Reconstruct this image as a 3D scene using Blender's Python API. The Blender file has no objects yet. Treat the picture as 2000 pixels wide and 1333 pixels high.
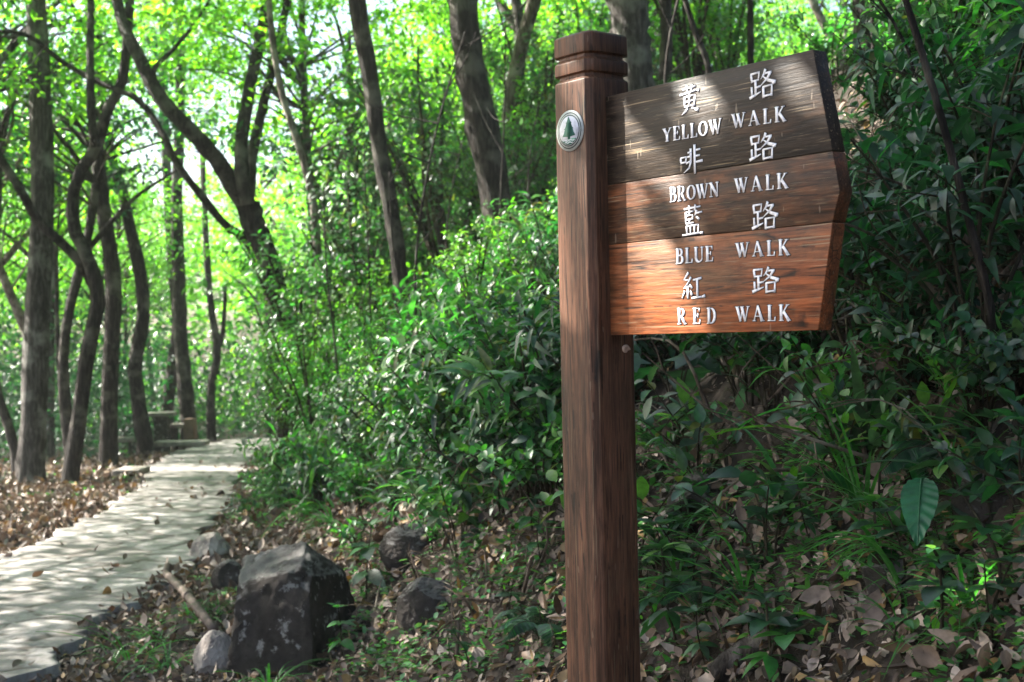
import bpy, math, random
import numpy as np
from mathutils import Vector, Matrix
from mathutils import noise as nse

S = bpy.context.scene
COL = S.collection
R = math.radians

# ------------------------------------------------------------------ camera, sky, sun, exposure
CAMZ, FPX, ROLL = 1.5, 2700.0, R(-1.2)
cam = bpy.data.objects.new('camera', bpy.data.cameras.new('camera'))
COL.objects.link(cam)
cam.matrix_world = Matrix.Translation((0, 0, CAMZ)) @ Matrix.Rotation(R(90), 4, 'X') @ Matrix.Rotation(ROLL, 4, 'Z')
cam.data.sensor_width = 36.0
cam.data.lens = FPX / 2000 * 36
cam.data.clip_start = 0.05
cam.data.clip_end = 1000
cam.data.dof.use_dof = True
cam.data.dof.focus_distance = 3.2
cam.data.dof.aperture_fstop = 6.8
S.camera = cam

SUN = np.array([-.944, .33, 0.0]); SUN /= np.linalg.norm(SUN)
EL = R(40)
SUN = np.array([SUN[0]*math.cos(EL), SUN[1]*math.cos(EL), math.sin(EL)])
world = bpy.data.worlds.new("World"); S.world = world; world.use_nodes = True
wn = world.node_tree.nodes; wl = world.node_tree.links; wn.clear()
sky = wn.new('ShaderNodeTexSky'); sky.sky_type = 'NISHITA'; sky.sun_disc = False
sky.sun_elevation = EL; sky.sun_rotation = math.atan2(SUN[0], SUN[1])
sky.air_density = 1.0; sky.dust_density = 3.0; sky.ozone_density = 1.0
bgd = wn.new('ShaderNodeBackground'); bgd.inputs['Strength'].default_value = 0.062
wo = wn.new('ShaderNodeOutputWorld')
wl.new(sky.outputs[0], bgd.inputs[0]); wl.new(bgd.outputs[0], wo.inputs[0])
sl = bpy.data.lights.new('sun', 'SUN'); sl.energy = 5.0; sl.angle = R(0.5); sl.color = (1.0, .95, .86)
so = bpy.data.objects.new('sun', sl); COL.objects.link(so)
so.rotation_euler = Vector(SUN).to_track_quat('Z', 'Y').to_euler(); so.location = (-8, 4, 12)
S.view_settings.view_transform = 'Standard'; S.view_settings.look = 'None'
S.view_settings.gamma = 1.0; S.view_settings.exposure = 2.8
S.cycles.max_bounces = 7; S.cycles.diffuse_bounces = 4; S.cycles.glossy_bounces = 3
S.cycles.transmission_bounces = 4; S.cycles.transparent_max_bounces = 4
S.cycles.use_denoising = True
S.cycles.sample_clamp_indirect = 6.0
S.render.film_transparent = False

rng = np.random.default_rng(7)
random.seed(7)

# ------------------------------------------------------------------ pixel <-> world helpers (used while laying things out)
RT = np.array([math.cos(ROLL), 0, math.sin(ROLL)]); UP = np.array([-math.sin(ROLL), 0, math.cos(ROLL)])
CAM = np.array([0, 0, CAMZ])
def ray(px, py):
    return (px-1000)/FPX*RT - (py-666.5)/FPX*UP + np.array([0, 1.0, 0])
def at(px, py, Y):
    return CAM + ray(px, py)*Y
def proj(P):
    d = np.asarray(P) - CAM
    return 1000 + FPX*(d@RT)/d[..., 1], 666.5 - FPX*(d@UP)/d[..., 1]

KY = np.array([-50, 0, 3, 4.5, 6, 8, 12, 18, 30, 60, 130.])
KX = np.array([.4, .3, .05, -.35, -.75, -1.2, -1.9, -2.8, -4.2, -6, -8.])
def foot(y): return np.interp(y, KY, KX)
def base_z(y): return -0.04*np.clip(y-13, 0, 30)
def height(x, y):
    x = np.asarray(x, float); y = np.asarray(y, float)
    d = x - foot(y)
    s = .5*(d + np.sqrt(d*d + .12)) - .03
    b = 1.2*np.minimum(s, 1.1) + .8*np.clip(s-1.1, 0, 1.5) + .6*np.clip(s-2.6, 0, 2.4) + .2*np.clip(s-5, 0, 4)
    n = (.5*np.sin(1.7*x+.9*y)*np.sin(1.3*y-.6*x) + .3*np.sin(4.1*x+1.1)*np.sin(3.7*y+x) + .2*np.sin(9.3*x-2*y)*np.sin(8.1*y+3*x))
    amp = .025 + .08*np.clip(s, 0, 1)
    return base_z(y) + b + n*amp
def hit(px, py, y0=1.6, y1=70):
    r = ray(px, py); ys = np.linspace(y0, y1, 3000)
    P = CAM + r*ys[:, None]
    under = P[:, 2] < height(P[:, 0], P[:, 1])
    i = np.argmax(under)
    if not under[i]: return None
    return np.array([P[i, 0], P[i, 1], height(P[i, 0], P[i, 1])])

# ------------------------------------------------------------------ mesh builder
class MB:
    def __init__(s): s.v = []; s.f = []; s.n = 0
    def add(s, V, F):
        V = np.asarray(V, float).reshape(-1, 3); F = np.asarray(F, int)
        s.v.append(V); s.f.append((F + s.n)); s.n += len(V)
    def polys(s, V, polys):
        V = np.asarray(V, float); s.v.append(V)
        for p in polys: s.f.append(np.asarray([p]) + s.n)
        s.n += len(V)
    def mesh(s, name, mat, smooth=False):
        me = bpy.data.meshes.new(name)
        V = np.concatenate(s.v)
        tot = np.concatenate([np.full(len(F), F.shape[1]) for F in s.f])
        idx = np.concatenate([F.ravel() for F in s.f])
        me.vertices.add(len(V)); me.vertices.foreach_set('co', V.ravel())
        me.loops.add(len(idx)); me.loops.foreach_set('vertex_index', idx)
        me.polygons.add(len(tot))
        me.polygons.foreach_set('loop_start', np.concatenate([[0], np.cumsum(tot)[:-1]]))
        me.polygons.foreach_set('loop_total', tot)
        if smooth: me.polygons.foreach_set('use_smooth', np.ones(len(tot), bool))
        me.update(calc_edges=True); me.validate()
        if mat: me.materials.append(mat)
        return me
    def build(s, name, mat, parent=None, smooth=False):
        o = bpy.data.objects.new(name, s.mesh(name, mat, smooth)); COL.objects.link(o)
        if parent: o.parent = parent
        return o
    def tube(s, pts, rad, sides=8, cap=True, lump=0.0, rs=None):
        pts = np.asarray(pts, float); n = len(pts); rad = np.broadcast_to(np.asarray(rad, float), (n,))
        T = np.gradient(pts, axis=0); T /= np.linalg.norm(T, axis=1)[:, None] + 1e-9
        ref = np.array([0, 1., 0]) if abs(T[0, 1]) < .8 else np.array([1., 0, 0])
        V = []
        a = np.linspace(0, 2*math.pi, sides, endpoint=False)
        for i in range(n):
            A = np.cross(T[i], ref); A /= np.linalg.norm(A)+1e-9; B = np.cross(T[i], A)
            ref = B if abs(np.dot(T[min(i+1, n-1)], B)) < .9 else A
            ref = -B if False else ref
            r = rad[i]
            if lump and rs is not None: r = r*(1+lump*rs.standard_normal(sides))
            V.append(pts[i] + (np.cos(a)*r)[:, None]*A + (np.sin(a)*r)[:, None]*B)
            ref = np.cross(A, T[i]) if False else np.cross(T[i], A)*-1 if False else ref
            ref = B
        V = np.concatenate(V)
        # ref = B means next A = T x B = -A(prev) rotated: undo by re-basing below
        F = []
        s._fix(V, n, sides)
        for i in range(n-1):
            for k in range(sides):
                k2 = (k+1) % sides
                F.append([i*sides+k, i*sides+k2, (i+1)*sides+k2, (i+1)*sides+k])
        s.add(V, F)
        if cap:
            off = s.n - len(V)
            s.f.append(np.asarray([[off + (n-1)*sides+k for k in range(sides)]]))
            s.f.append(np.asarray([[off + sides-1-k for k in range(sides)]]))
    def _fix(s, V, n, sides):
        # align each ring's start index with the ring before, so the quads do not twist
        for i in range(1, n):
            a = V[(i-1)*sides:i*sides]; b = V[i*sides:(i+1)*sides].copy()
            ca = a - a.mean(0); cb = b - b.mean(0)
            best, bd = None, 1e18
            for rev in (0, 1):
                c = cb[::-1] if rev else cb
                bb = b[::-1] if rev else b
                for k in range(sides):
                    dd = ((ca/np.linalg.norm(ca) - np.roll(c, k, 0)/np.linalg.norm(c))**2).sum()
                    if dd < bd: bd, best = dd, np.roll(bb, k, 0)
            V[i*sides:(i+1)*sides] = best
    def box(s, c, h, M=None):
        c = np.asarray(c, float); h = np.asarray(h, float)
        V = np.array([[x, y, z] for x in (-1, 1) for y in (-1, 1) for z in (-1, 1)])*h
        if M is not None: V = V @ np.asarray(M).T
        s.add(V + c, [[0, 1, 3, 2], [4, 6, 7, 5], [0, 4, 5, 1], [2, 3, 7, 6], [0, 2, 6, 4], [1, 5, 7, 3]])
    def prism(s, poly, y0, y1):           # poly in (x, z), extruded along y (y0 = front)
        n = len(poly); P = np.asarray(poly, float)
        V = np.concatenate([np.c_[P[:, 0], np.full(n, y0), P[:, 1]], np.c_[P[:, 0], np.full(n, y1), P[:, 1]]])
        area = .5*np.sum(P[:, 0]*np.roll(P[:, 1], -1) - np.roll(P[:, 0], -1)*P[:, 1])
        fr = list(range(n)); bk = [n+i for i in range(n)][::-1]
        if area < 0: fr, bk = fr[::-1], bk[::-1]
        s.v.append(V)
        s.f.append(np.asarray([fr])+s.n); s.f.append(np.asarray([bk])+s.n)
        q = [[i, n+i, n+(i+1) % n, (i+1) % n] if area > 0 else [i, (i+1) % n, n+(i+1) % n, n+i] for i in range(n)]
        s.f.append(np.asarray(q)+s.n); s.n += 2*n

# leaf templates: (t along, w across) + faces
LEAF_T = np.array([[0, 0], [.25, 0], [.5, 0], [.75, 0], [1, 0], [.22, 1], [.48, 1.25], [.76, .78], [.22, -1], [.48, -1.25], [.76, -.78]])
LEAF_T[:, 1] *= .4
LEAF_TRI = np.array([[0, 1, 5], [3, 4, 7], [0, 8, 1], [3, 10, 4]])
LEAF_Q = np.array([[1, 2, 6, 5], [2, 3, 7, 6], [1, 8, 9, 2], [2, 9, 10, 3]])
RH_T = np.array([[0, 0], [.42, .5], [1, 0], [.42, -.5]])
RH_TRI = np.array([[0, 2, 1], [0, 3, 2]])
MID_T = np.array([[0, 0], [.5, 0], [1, 0], [.28, .42], [.68, .36], [.28, -.42], [.68, -.36]])
MID_TRI = np.array([[0, 1, 3], [1, 2, 4], [0, 5, 1], [1, 6, 2], [1, 4, 3], [1, 5, 6]])
def unit(a): return a/(np.linalg.norm(a, axis=-1, keepdims=True)+1e-9)
def leaves(mb, P, D, N, L, W, droop=.2, fold=.2, kind='near', twist=0.0):
    P = np.asarray(P, float).reshape(-1, 3); n = len(P)
    if n == 0: return
    D = unit(np.broadcast_to(D, (n, 3))); N = np.broadcast_to(N, (n, 3)); Sd = unit(np.cross(D, N)); N = np.cross(Sd, D)
    bc = lambda q: np.broadcast_to(np.asarray(q, float), (n,))[:, None]
    L, W, droop, fold, twist = bc(L), bc(W), bc(droop), bc(fold), bc(twist)
    T = {'near': LEAF_T, 'far': RH_T, 'mid': MID_T}[kind]
    t, w = T[None, :, 0], T[None, :, 1]
    z = -droop*L*t*t + W*fold*np.abs(w) + twist*W*w*t
    V = P[:, None, :] + (t*L)[..., None]*D[:, None] + (w*W)[..., None]*Sd[:, None] + z[..., None]*N[:, None]
    k = len(T); off = (np.arange(n)*k)[:, None, None]
    V = V.reshape(-1, 3); base = mb.n
    mb.v.append(V); mb.n += len(V)
    tris = {'near': LEAF_TRI, 'far': RH_TRI, 'mid': MID_TRI}[kind]
    mb.f.append((tris[None]+off).reshape(-1, 3)+base)
    if kind == 'near': mb.f.append((LEAF_Q[None]+off).reshape(-1, 4)+base)

def rvec(r, n):
    v = r.standard_normal((n, 3)); return unit(v)

# ------------------------------------------------------------------ materials
def nodes(name):
    m = bpy.data.materials.new(name); m.use_nodes = True
    nt = m.node_tree; nt.nodes.clear()
    return m, nt
class NG:
    def __init__(s, nt): s.nt = nt
    def n(s, t, **kw):
        x = s.nt.nodes.new(t)
        for k, v in kw.items():
            if k.startswith('i_'):
                x.inputs[k[2:].replace('_', ' ')].default_value = v
            else: setattr(x, k, v)
        return x
    def l(s, a, b): s.nt.links.new(a, b)
    def ramp(s, fac, stops, interp='LINEAR'):
        r = s.n('ShaderNodeValToRGB'); cr = r.color_ramp; cr.interpolation = interp
        while len(cr.elements) < len(stops): cr.elements.new(.5)
        for e, (p, c) in zip(cr.elements, stops):
            e.position = p; e.color = (*c, 1) if len(c) == 3 else c
        s.l(fac, r.inputs[0]); return r.outputs[0]
    def noise(s, vec, scale, detail=4, rough=.55, dist=0):
        x = s.n('ShaderNodeTexNoise'); x.inputs['Scale'].default_value = scale; x.inputs['Detail'].default_value = detail
        x.inputs['Roughness'].default_value = rough; x.inputs['Distortion'].default_value = dist
        if vec is not None: s.l(vec, x.inputs['Vector'])
        return x.outputs[0]
    def mapping(s, vec, scale):
        x = s.n('ShaderNodeMapping'); x.inputs['Scale'].default_value = scale; s.l(vec, x.inputs['Vector']); return x.outputs[0]
    def mix(s, fac, a, b, blend='MIX'):
        x = s.n('ShaderNodeMix', data_type='RGBA', blend_type=blend)
        if isinstance(fac, (int, float)): x.inputs[0].default_value = fac
        else: s.l(fac, x.inputs[0])
        for i, q in ((6, a), (7, b)):
            if isinstance(q, tuple): x.inputs[i].default_value = (*q, 1) if len(q) == 3 else q
            else: s.l(q, x.inputs[i])
        return x.outputs[2]
    def bump(s, h, strength, dist=.01):
        x = s.n('ShaderNodeBump'); x.inputs['Strength'].default_value = strength; x.inputs['Distance'].default_value = dist
        s.l(h, x.inputs['Height']); return x.outputs[0]
    def out(s, sh):
        o = s.n('ShaderNodeOutputMaterial'); s.l(sh, o.inputs[0])

def leaf_mat(name, cols, trans, tw=.4, rough=.38, spec=.5):
    m, nt = nodes(name); g = NG(nt)
    geo = g.n('ShaderNodeNewGeometry'); tc = g.n('ShaderNodeTexCoord')
    rnd = geo.outputs['Random Per Island']
    n = len(cols)
    c = g.ramp(rnd, [(i/max(1, n-1), q) for i, q in enumerate(cols)])
    nz = g.noise(tc.outputs['Object'], 35, 3)
    c2 = g.mix(g.ramp(nz, [(.35, (.75,)*3), (.65, (1.2,)*3)]), c, c, 'MULTIPLY') if False else g.mix(1.0, c, g.ramp(nz, [(.3, (.6,)*3), (.7, (1.35,)*3)]), 'MULTIPLY')
    p = g.n('ShaderNodeBsdfPrincipled'); g.l(c2, p.inputs['Base Color'])
    p.inputs['Roughness'].default_value = rough; p.inputs['Specular IOR Level'].default_value = spec
    t = g.n('ShaderNodeBsdfTranslucent')
    tcx = g.mix(1.0, c2, tuple(trans), 'MULTIPLY')
    g.l(tcx, t.inputs[0])
    mx = g.n('ShaderNodeMixShader'); mx.inputs[0].default_value = tw
    g.l(p.outputs[0], mx.inputs[1]); g.l(t.outputs[0], mx.inputs[2]); g.out(mx.outputs[0])
    return m

M = {}
M['leaf_dark'] = leaf_mat('dark_glossy_leaf', [(.016, .04, .022), (.022, .07, .028), (.038, .06, .045), (.024, .09, .03), (.045, .07, .05), (.03, .15, .03), (.02, .045, .03), (.055, .08, .06), (.08, .17, .02), (.03, .065, .04), (.022, .06, .03), (.13, .11, .02)], (1.7, 2.7, 1.0), .30, .42, .5)
M['leaf_bright'] = leaf_mat('bright_green_leaf', [(.03, .11, .03), (.045, .17, .03), (.045, .09, .05), (.03, .15, .045), (.09, .23, .025), (.05, .10, .05)], (1.7, 2.5, .9), .36, .38, .5)
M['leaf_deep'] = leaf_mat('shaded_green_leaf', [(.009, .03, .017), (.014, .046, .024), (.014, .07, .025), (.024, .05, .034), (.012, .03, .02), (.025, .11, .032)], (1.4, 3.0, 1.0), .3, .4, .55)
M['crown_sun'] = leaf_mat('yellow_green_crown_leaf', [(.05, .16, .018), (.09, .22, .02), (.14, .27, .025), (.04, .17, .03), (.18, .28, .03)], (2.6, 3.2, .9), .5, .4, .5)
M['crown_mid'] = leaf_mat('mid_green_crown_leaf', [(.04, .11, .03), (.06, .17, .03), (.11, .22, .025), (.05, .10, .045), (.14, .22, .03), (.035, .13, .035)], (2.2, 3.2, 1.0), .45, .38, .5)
M['broad_leaf'] = leaf_mat('broad_rippled_leaf', [(.016, .10, .042), (.02, .12, .045)], (1.4, 2.2, 1.0), .3, .4, .5)
M['grass'] = leaf_mat('grass_blade', [(.03, .12, .03), (.05, .16, .035), (.04, .11, .04)], (1.5, 2.6, .9), .3, .4, .4)
M['dead'] = leaf_mat('dead_leaf', [(.13, .092, .07), (.06, .04, .03), (.27, .205, .165), (.036, .026, .02), (.16, .11, .08), (.11, .085, .075), (.38, .31, .26), (.08, .048, .033), (.22, .135, .045), (.2, .15, .12), (.09, .06, .042), (.30, .235, .2)], (1, .9, .8), .12, .6, .3)

def bark_mat(name, c1, c2, c3):
    m, nt = nodes(name); g = NG(nt); tc = g.n('ShaderNodeTexCoord')
    v = g.mapping(tc.outputs['Object'], (1, 1, .16))
    a = g.noise(v, 30, 7, .7, .4); b = g.noise(tc.outputs['Object'], 3.0, 4)
    c = g.ramp(a, [(.36, tuple(q*.5 for q in c1)), (.47, c1), (.58, c2), (.72, c3)])
    c = g.mix(g.ramp(b, [(.52, (0,)*3), (.66, (1,)*3)]), c, (c3[0]*1.2, c3[1]*1.25, c3[2]*1.2))
    p = g.n('ShaderNodeBsdfPrincipled'); g.l(c, p.inputs['Base Color']); p.inputs['Roughness'].default_value = .85
    p.inputs['Specular IOR Level'].default_value = .2
    g.l(g.bump(a, 1.0, .06), p.inputs['Normal']); g.out(p.outputs[0]); return m
M['bark_grey'] = bark_mat('grey_bark', (.045, .038, .034), (.11, .097, .09), (.19, .175, .165))
M['bark_dark'] = bark_mat('dark_bark', (.018, .014, .012), (.046, .037, .032), (.095, .082, .073))
M['bark_pale'] = bark_mat('pale_bark', (.13, .10, .09), (.24, .2, .175), (.36, .31, .28))
M['stem'] = bark_mat('green_brown_stem', (.03, .025, .015), (.06, .05, .03), (.09, .09, .05))
M['deadwood'] = bark_mat('dead_wood', (.10, .07, .05), (.2, .15, .12), (.33, .27, .22))

def simple_noise_mat(name, stops, scale, rough=.85, bump=.6, bscale=None, bdist=.02, spec=.25, stretch=None):
    m, nt = nodes(name); g = NG(nt); tc = g.n('ShaderNodeTexCoord'); v = tc.outputs['Object']
    if stretch: v = g.mapping(v, stretch)
    a = g.noise(v, scale, 7, .65)
    c = g.ramp(a, stops)
    p = g.n('ShaderNodeBsdfPrincipled'); g.l(c, p.inputs['Base Color']); p.inputs['Roughness'].default_value = rough
    p.inputs['Specular IOR Level'].default_value = spec
    b = g.noise(v, bscale or scale*3, 6, .7)
    g.l(g.bump(b, bump, bdist), p.inputs['Normal']); g.out(p.outputs[0]); return m
M['soil'] = simple_noise_mat('leaf_mould_soil', [(.3, (.014, .010, .008)), (.5, (.036, .027, .021)), (.68, (.085, .065, .052))], 9, .95, 1.0, 40, .03)
M['stone_grey'] = simple_noise_mat('grey_stone', [(.3, (.12, .10, .09)), (.5, (.24, .21, .19)), (.7, (.36, .33, .30))], 7, .9, .8)
M['stone_brown'] = simple_noise_mat('brown_stone', [(.3, (.12, .075, .055)), (.6, (.2, .125, .1)), (.8, (.26, .18, .15))], 8, .9, .6)
M['pipe'] = simple_noise_mat('old_pipe', [(.3, (.07, .05, .04)), (.55, (.13, .092, .075)), (.8, (.2, .155, .13))], 12, .7, .4)

def rock_mat():
    m, nt = nodes('lichen_rock'); g = NG(nt); tc = g.n('ShaderNodeTexCoord'); v = tc.outputs['Object']
    a = g.noise(v, 6, 8, .7); b = g.noise(v, 15, 5, .6); c0 = g.noise(v, 4.2, 6, .7)
    c = g.ramp(a, [(.3, (.03, .025, .022)), (.5, (.075, .064, .057)), (.7, (.14, .12, .11))])
    c = g.mix(g.ramp(b, [(.585, (0,)*3), (.66, (1,)*3)]), c, (.46, .44, .42))
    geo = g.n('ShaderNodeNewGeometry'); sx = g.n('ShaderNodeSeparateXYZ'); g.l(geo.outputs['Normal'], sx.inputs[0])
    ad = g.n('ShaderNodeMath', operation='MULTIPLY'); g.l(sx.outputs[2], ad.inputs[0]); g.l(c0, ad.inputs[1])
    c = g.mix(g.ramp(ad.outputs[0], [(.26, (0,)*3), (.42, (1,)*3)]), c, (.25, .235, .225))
    p = g.n('ShaderNodeBsdfPrincipled'); g.l(c, p.inputs['Base Color']); p.inputs['Roughness'].default_value = .9
    p.inputs['Specular IOR Level'].default_value = .2
    g.l(g.bump(g.noise(v, 34, 9, .8), 1.0, .06), p.inputs['Normal']); g.out(p.outputs[0]); return m
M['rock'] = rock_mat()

def path_mat():
    m, nt = nodes('worn_path_stone'); g = NG(nt); tc = g.n('ShaderNodeTexCoord'); v = tc.outputs['Object']
    at_ = g.n('ShaderNodeAttribute', attribute_name='slab'); sp = g.n('ShaderNodeSeparateColor'); g.l(at_.outputs['Color'], sp.inputs[0])
    a = g.noise(v, 3.2, 8, .7); b = g.noise(v, 30, 7, .75)
    c = g.ramp(sp.outputs[1], [(0, (.16, .148, .141)), (.5, (.24, .222, .217)), (1, (.31, .29, .285))])
    c = g.mix(1.0, c, g.ramp(a, [(.3, (.72,)*3), (.7, (1.25,)*3)]), 'MULTIPLY')
    c = g.mix(g.ramp(b, [(.36, (.6,)*3), (.56, (0,)*3)]), c, (.12, .10, .085))
    st = g.noise(v, 1.4, 5, .7); c = g.mix(g.ramp(st, [(.55, (0,)*3), (.7, (.45,)*3)]), c, (.13, .12, .085))
    c = g.mix(g.ramp(sp.outputs[0], [(.2, (0,)*3), (.75, (.85,)*3)]), c, (.07, .058, .046))
    p = g.n('ShaderNodeBsdfPrincipled'); g.l(c, p.inputs['Base Color']); p.inputs['Roughness'].default_value = .85
    p.inputs['Specular IOR Level'].default_value = .25
    g.l(g.bump(g.mix(.7, a, b), .8, .010), p.inputs['Normal']); g.out(p.outputs[0]); return m
M['path'] = path_mat()

def wood_mat(name, axis, dark, mid, warm, blotch=(.45, .62), rough=(.35, .6), scratch=.5, seed=0.0):
    m, nt = nodes(name); g = NG(nt); tc = g.n('ShaderNodeTexCoord')
    add = g.n('ShaderNodeVectorMath', operation='ADD'); add.inputs[1].default_value = (seed, seed*.37, seed*.71)
    g.l(tc.outputs['Object'], add.inputs[0]); o = add.outputs[0]
    st = (.06, 1, 1) if axis == 'x' else (1, 1, .05)
    v = g.mapping(o, st)
    fine = g.noise(v, 210, 5, .6); grain = g.noise(v, 55, 6, .65, .6)
    big = g.noise(g.mapping(o, (.45, 1, 1) if axis == 'x' else (1, 1, .3)), 7.5, 5, .6)
    base = g.ramp(grain, [(.32, dark), (.5, mid), (.68, tuple(q*1.5 for q in mid))])
    wa = g.ramp(grain, [(.32, tuple(q*.45 for q in warm)), (.52, warm), (.7, tuple(q*1.35 for q in warm))])
    c = g.mix(g.ramp(big, [(blotch[0], (0,)*3), (blotch[1], (1,)*3)]), base, wa)
    c = g.mix(1.0, c, g.ramp(fine, [(.34, (.5,)*3), (.5, (.97,)*3), (.66, (1.4,)*3)]), 'MULTIPLY')
    blk = g.noise(g.mapping(o, (.5, 1, 1) if axis == 'x' else (1, 1, .4)), 13, 6, .7, .8)
    c = g.mix(g.ramp(blk, [(.54, (0,)*3), (.72, (.55,)*3)]), c, tuple(q*.6 for q in dark))
    moss = g.noise(o, 9, 5, .65)
    c = g.mix(g.ramp(moss, [(.60, (0,)*3), (.74, (.35,)*3)]), c, (.09, .06, .035))
    crk = g.n('ShaderNodeTexVoronoi', feature='DISTANCE_TO_EDGE'); crk.inputs['Scale'].default_value = 26
    g.l(g.mapping(o, (.05, 1, 1) if axis == 'x' else (1, 1, .035)), crk.inputs['Vector'])
    crr = g.ramp(crk.outputs['Distance'], [(.0, (1,)*3), (.035, (0,)*3)])
    c = g.mix(g.mix(1.0, crr, g.ramp(g.noise(o, 14, 3), [(.48, (0,)*3), (.56, (1,)*3)]), 'MULTIPLY'), c, (.006, .004, .003))
    # thin pale scratches along the grain, and a few loose ones across it
    sv = g.mapping(o, (.025, 1, 1) if axis == 'x' else (1, 1, .02))
    s1 = g.ramp(g.noise(sv, 170, 2, .5), [(.665, (0,)*3), (.71, (scratch,)*3)])
    c = g.mix(s1, c, (.36, .27, .17))
    sv3 = g.mapping(o, (.045, 1, 1) if axis == 'x' else (1, 1, .035))
    s3 = g.ramp(g.noise(sv3, 430, 2, .5), [(.63, (0,)*3), (.70, (scratch*.6,)*3)])
    c = g.mix(s3, c, (.30, .22, .14))
    sv2 = g.n('ShaderNodeMapping'); sv2.inputs['Rotation'].default_value = (0, .9, 0); sv2.inputs['Scale'].default_value = (1, 1, .22); g.l(o, sv2.inputs['Vector'])
    s2 = g.ramp(g.noise(sv2.outputs[0], 90, 1, .5), [(.74, (0,)*3), (.76, (scratch*.6,)*3)])
    c = g.mix(s2, c, (.36, .29, .22))
    p = g.n('ShaderNodeBsdfPrincipled'); g.l(c, p.inputs['Base Color'])
    g.l(g.ramp(grain, [(.3, (rough[0],)*3), (.7, (rough[1],)*3)]), p.inputs['Roughness'])
    p.inputs['Specular IOR Level'].default_value = .22
    h = g.mix(.5, fine, grain)
    g.l(g.bump(h, .55, .0035), p.inputs['Normal']); g.out(p.outputs[0]); return m
M['post'] = wood_mat('weathered_post_wood', 'z', (.016, .0085, .0055), (.055, .0265, .0155), (.13, .056, .031), (.42, .66), scratch=.25)
M['plank_a'] = wood_mat('weathered_plank_wood', 'x', (.007, .0045, .003), (.023, .0145, .009), (.12, .055, .026), (.58, .8), scratch=.55)
M['plank_b'] = wood_mat('brown_plank_wood', 'x', (.012, .0065, .004), (.048, .023, .012), (.19, .062, .021), (.47, .68), scratch=.5, seed=3.1)
M['plank_c'] = wood_mat('reddish_plank_wood', 'x', (.02, .009, .005), (.125, .055, .025), (.25, .066, .019), (.42, .64), scratch=.45, seed=5.3)
def plain(name, c, rough=.6, spec=.4, bump=0):
    m, nt = nodes(name); g = NG(nt); tc = g.n('ShaderNodeTexCoord')
    a = g.noise(tc.outputs['Object'], 90, 5, .6)
    col = g.mix(1.0, (c[0], c[1], c[2]), g.ramp(a, [(.3, (.72,)*3), (.6, (1.08,)*3)]), 'MULTIPLY')
    p = g.n('ShaderNodeBsdfPrincipled'); g.l(col, p.inputs['Base Color']); p.inputs['Roughness'].default_value = rough
    p.inputs['Specular IOR Level'].default_value = spec
    if bump: g.l(g.bump(a, bump, .002), p.inputs['Normal'])
    g.out(p.outputs[0]); return m
def worn_paint():
    m, nt = nodes('white_letter_paint'); g = NG(nt); tc = g.n('ShaderNodeTexCoord')
    a = g.noise(tc.outputs['Object'], 240, 4, .6); b = g.noise(tc.outputs['Object'], 45, 5, .7)
    c = g.ramp(b, [(.3, (.5, .48, .5)), (.5, (.78, .77, .82))])
    c = g.mix(g.ramp(a, [(.62, (0,)*3), (.72, (.8,)*3)]), c, (.12, .085, .06))
    p = g.n('ShaderNodeBsdfPrincipled'); g.l(c, p.inputs['Base Color']); p.inputs['Roughness'].default_value = .6
    g.l(g.bump(a, .5, .002), p.inputs['Normal']); g.out(p.outputs[0]); return m
M['white'] = worn_paint()
M['edge_shade'] = plain('painted_carving_shade', (.012, .008, .006), .8, .2)  # near-black colour standing in for shade along carved letter edges
M['disc_white'] = plain('emblem_white', (.66, .66, .72), .4)
M['disc_ring'] = plain('emblem_ring_metal', (.42, .44, .43), .35, .6)
M['disc_dark'] = plain('emblem_dark_ring', (.06, .075, .07), .5)
M['disc_green'] = plain('emblem_green', (.035, .15, .105), .45)
M['shell'] = plain('pale_shell', (.42, .29, .22), .5)

# ------------------------------------------------------------------ tagging
def tag(o, label, cat, group=None, kind=None):
    o['label'] = label; o['category'] = cat
    if group: o['group'] = group
    if kind: o['kind'] = kind
    return o
def thing(name, label, cat, loc=(0, 0, 0), rz=0, group=None):
    o = bpy.data.objects.new(name, None); COL.objects.link(o); o.empty_display_size = .1
    o.location = loc; o.rotation_euler = (0, 0, rz)
    return tag(o, label, cat, group)
def dup(root, loc, rz, scale=1.0, tilt=(0, 0), label=None, group=None):
    r = root.copy(); COL.objects.link(r); r.location = loc; r.rotation_euler = (tilt[0], tilt[1], rz); r.scale = (scale,)*3
    if label: r['label'] = label
    if group: r['group'] = group
    for ch in root.children:
        c = ch.copy(); COL.objects.link(c); c.parent = r
    return r

# ------------------------------------------------------------------ ground and path
def axis_pts(segs):
    out = []
    for a, b, st in segs: out += list(np.arange(a, b, st))
    return np.array(out + [segs[-1][1]])
gx = axis_pts([(-140, -30, 10), (-30, -8, .8), (-8, -4, .22), (-4, 3.2, .07), (3.2, 8, .2), (8, 30, .8), (30, 140, 10)])
gy = axis_pts([(-40, -4, 4), (-4, 1.5, .3), (1.5, 8, .07), (8, 20, .14), (20, 45, .5), (45, 200, 6)])
GX, GY = np.meshgrid(gx, gy)
GZ = height(GX, GY) + .012*rng.standard_normal(GX.shape)*(np.abs(GX) < 8)
nx, ny = len(gx), len(gy)
I = (np.arange(ny-1)[:, None]*nx + np.arange(nx-1)[None]).ravel()
g_ = MB(); g_.add(np.c_[GX.ravel(), GY.ravel(), GZ.ravel()], np.c_[I, I+1, I+nx+1, I+nx])
ground = g_.build('ground', M['soil'], smooth=True); ground['kind'] = 'structure'

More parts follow.
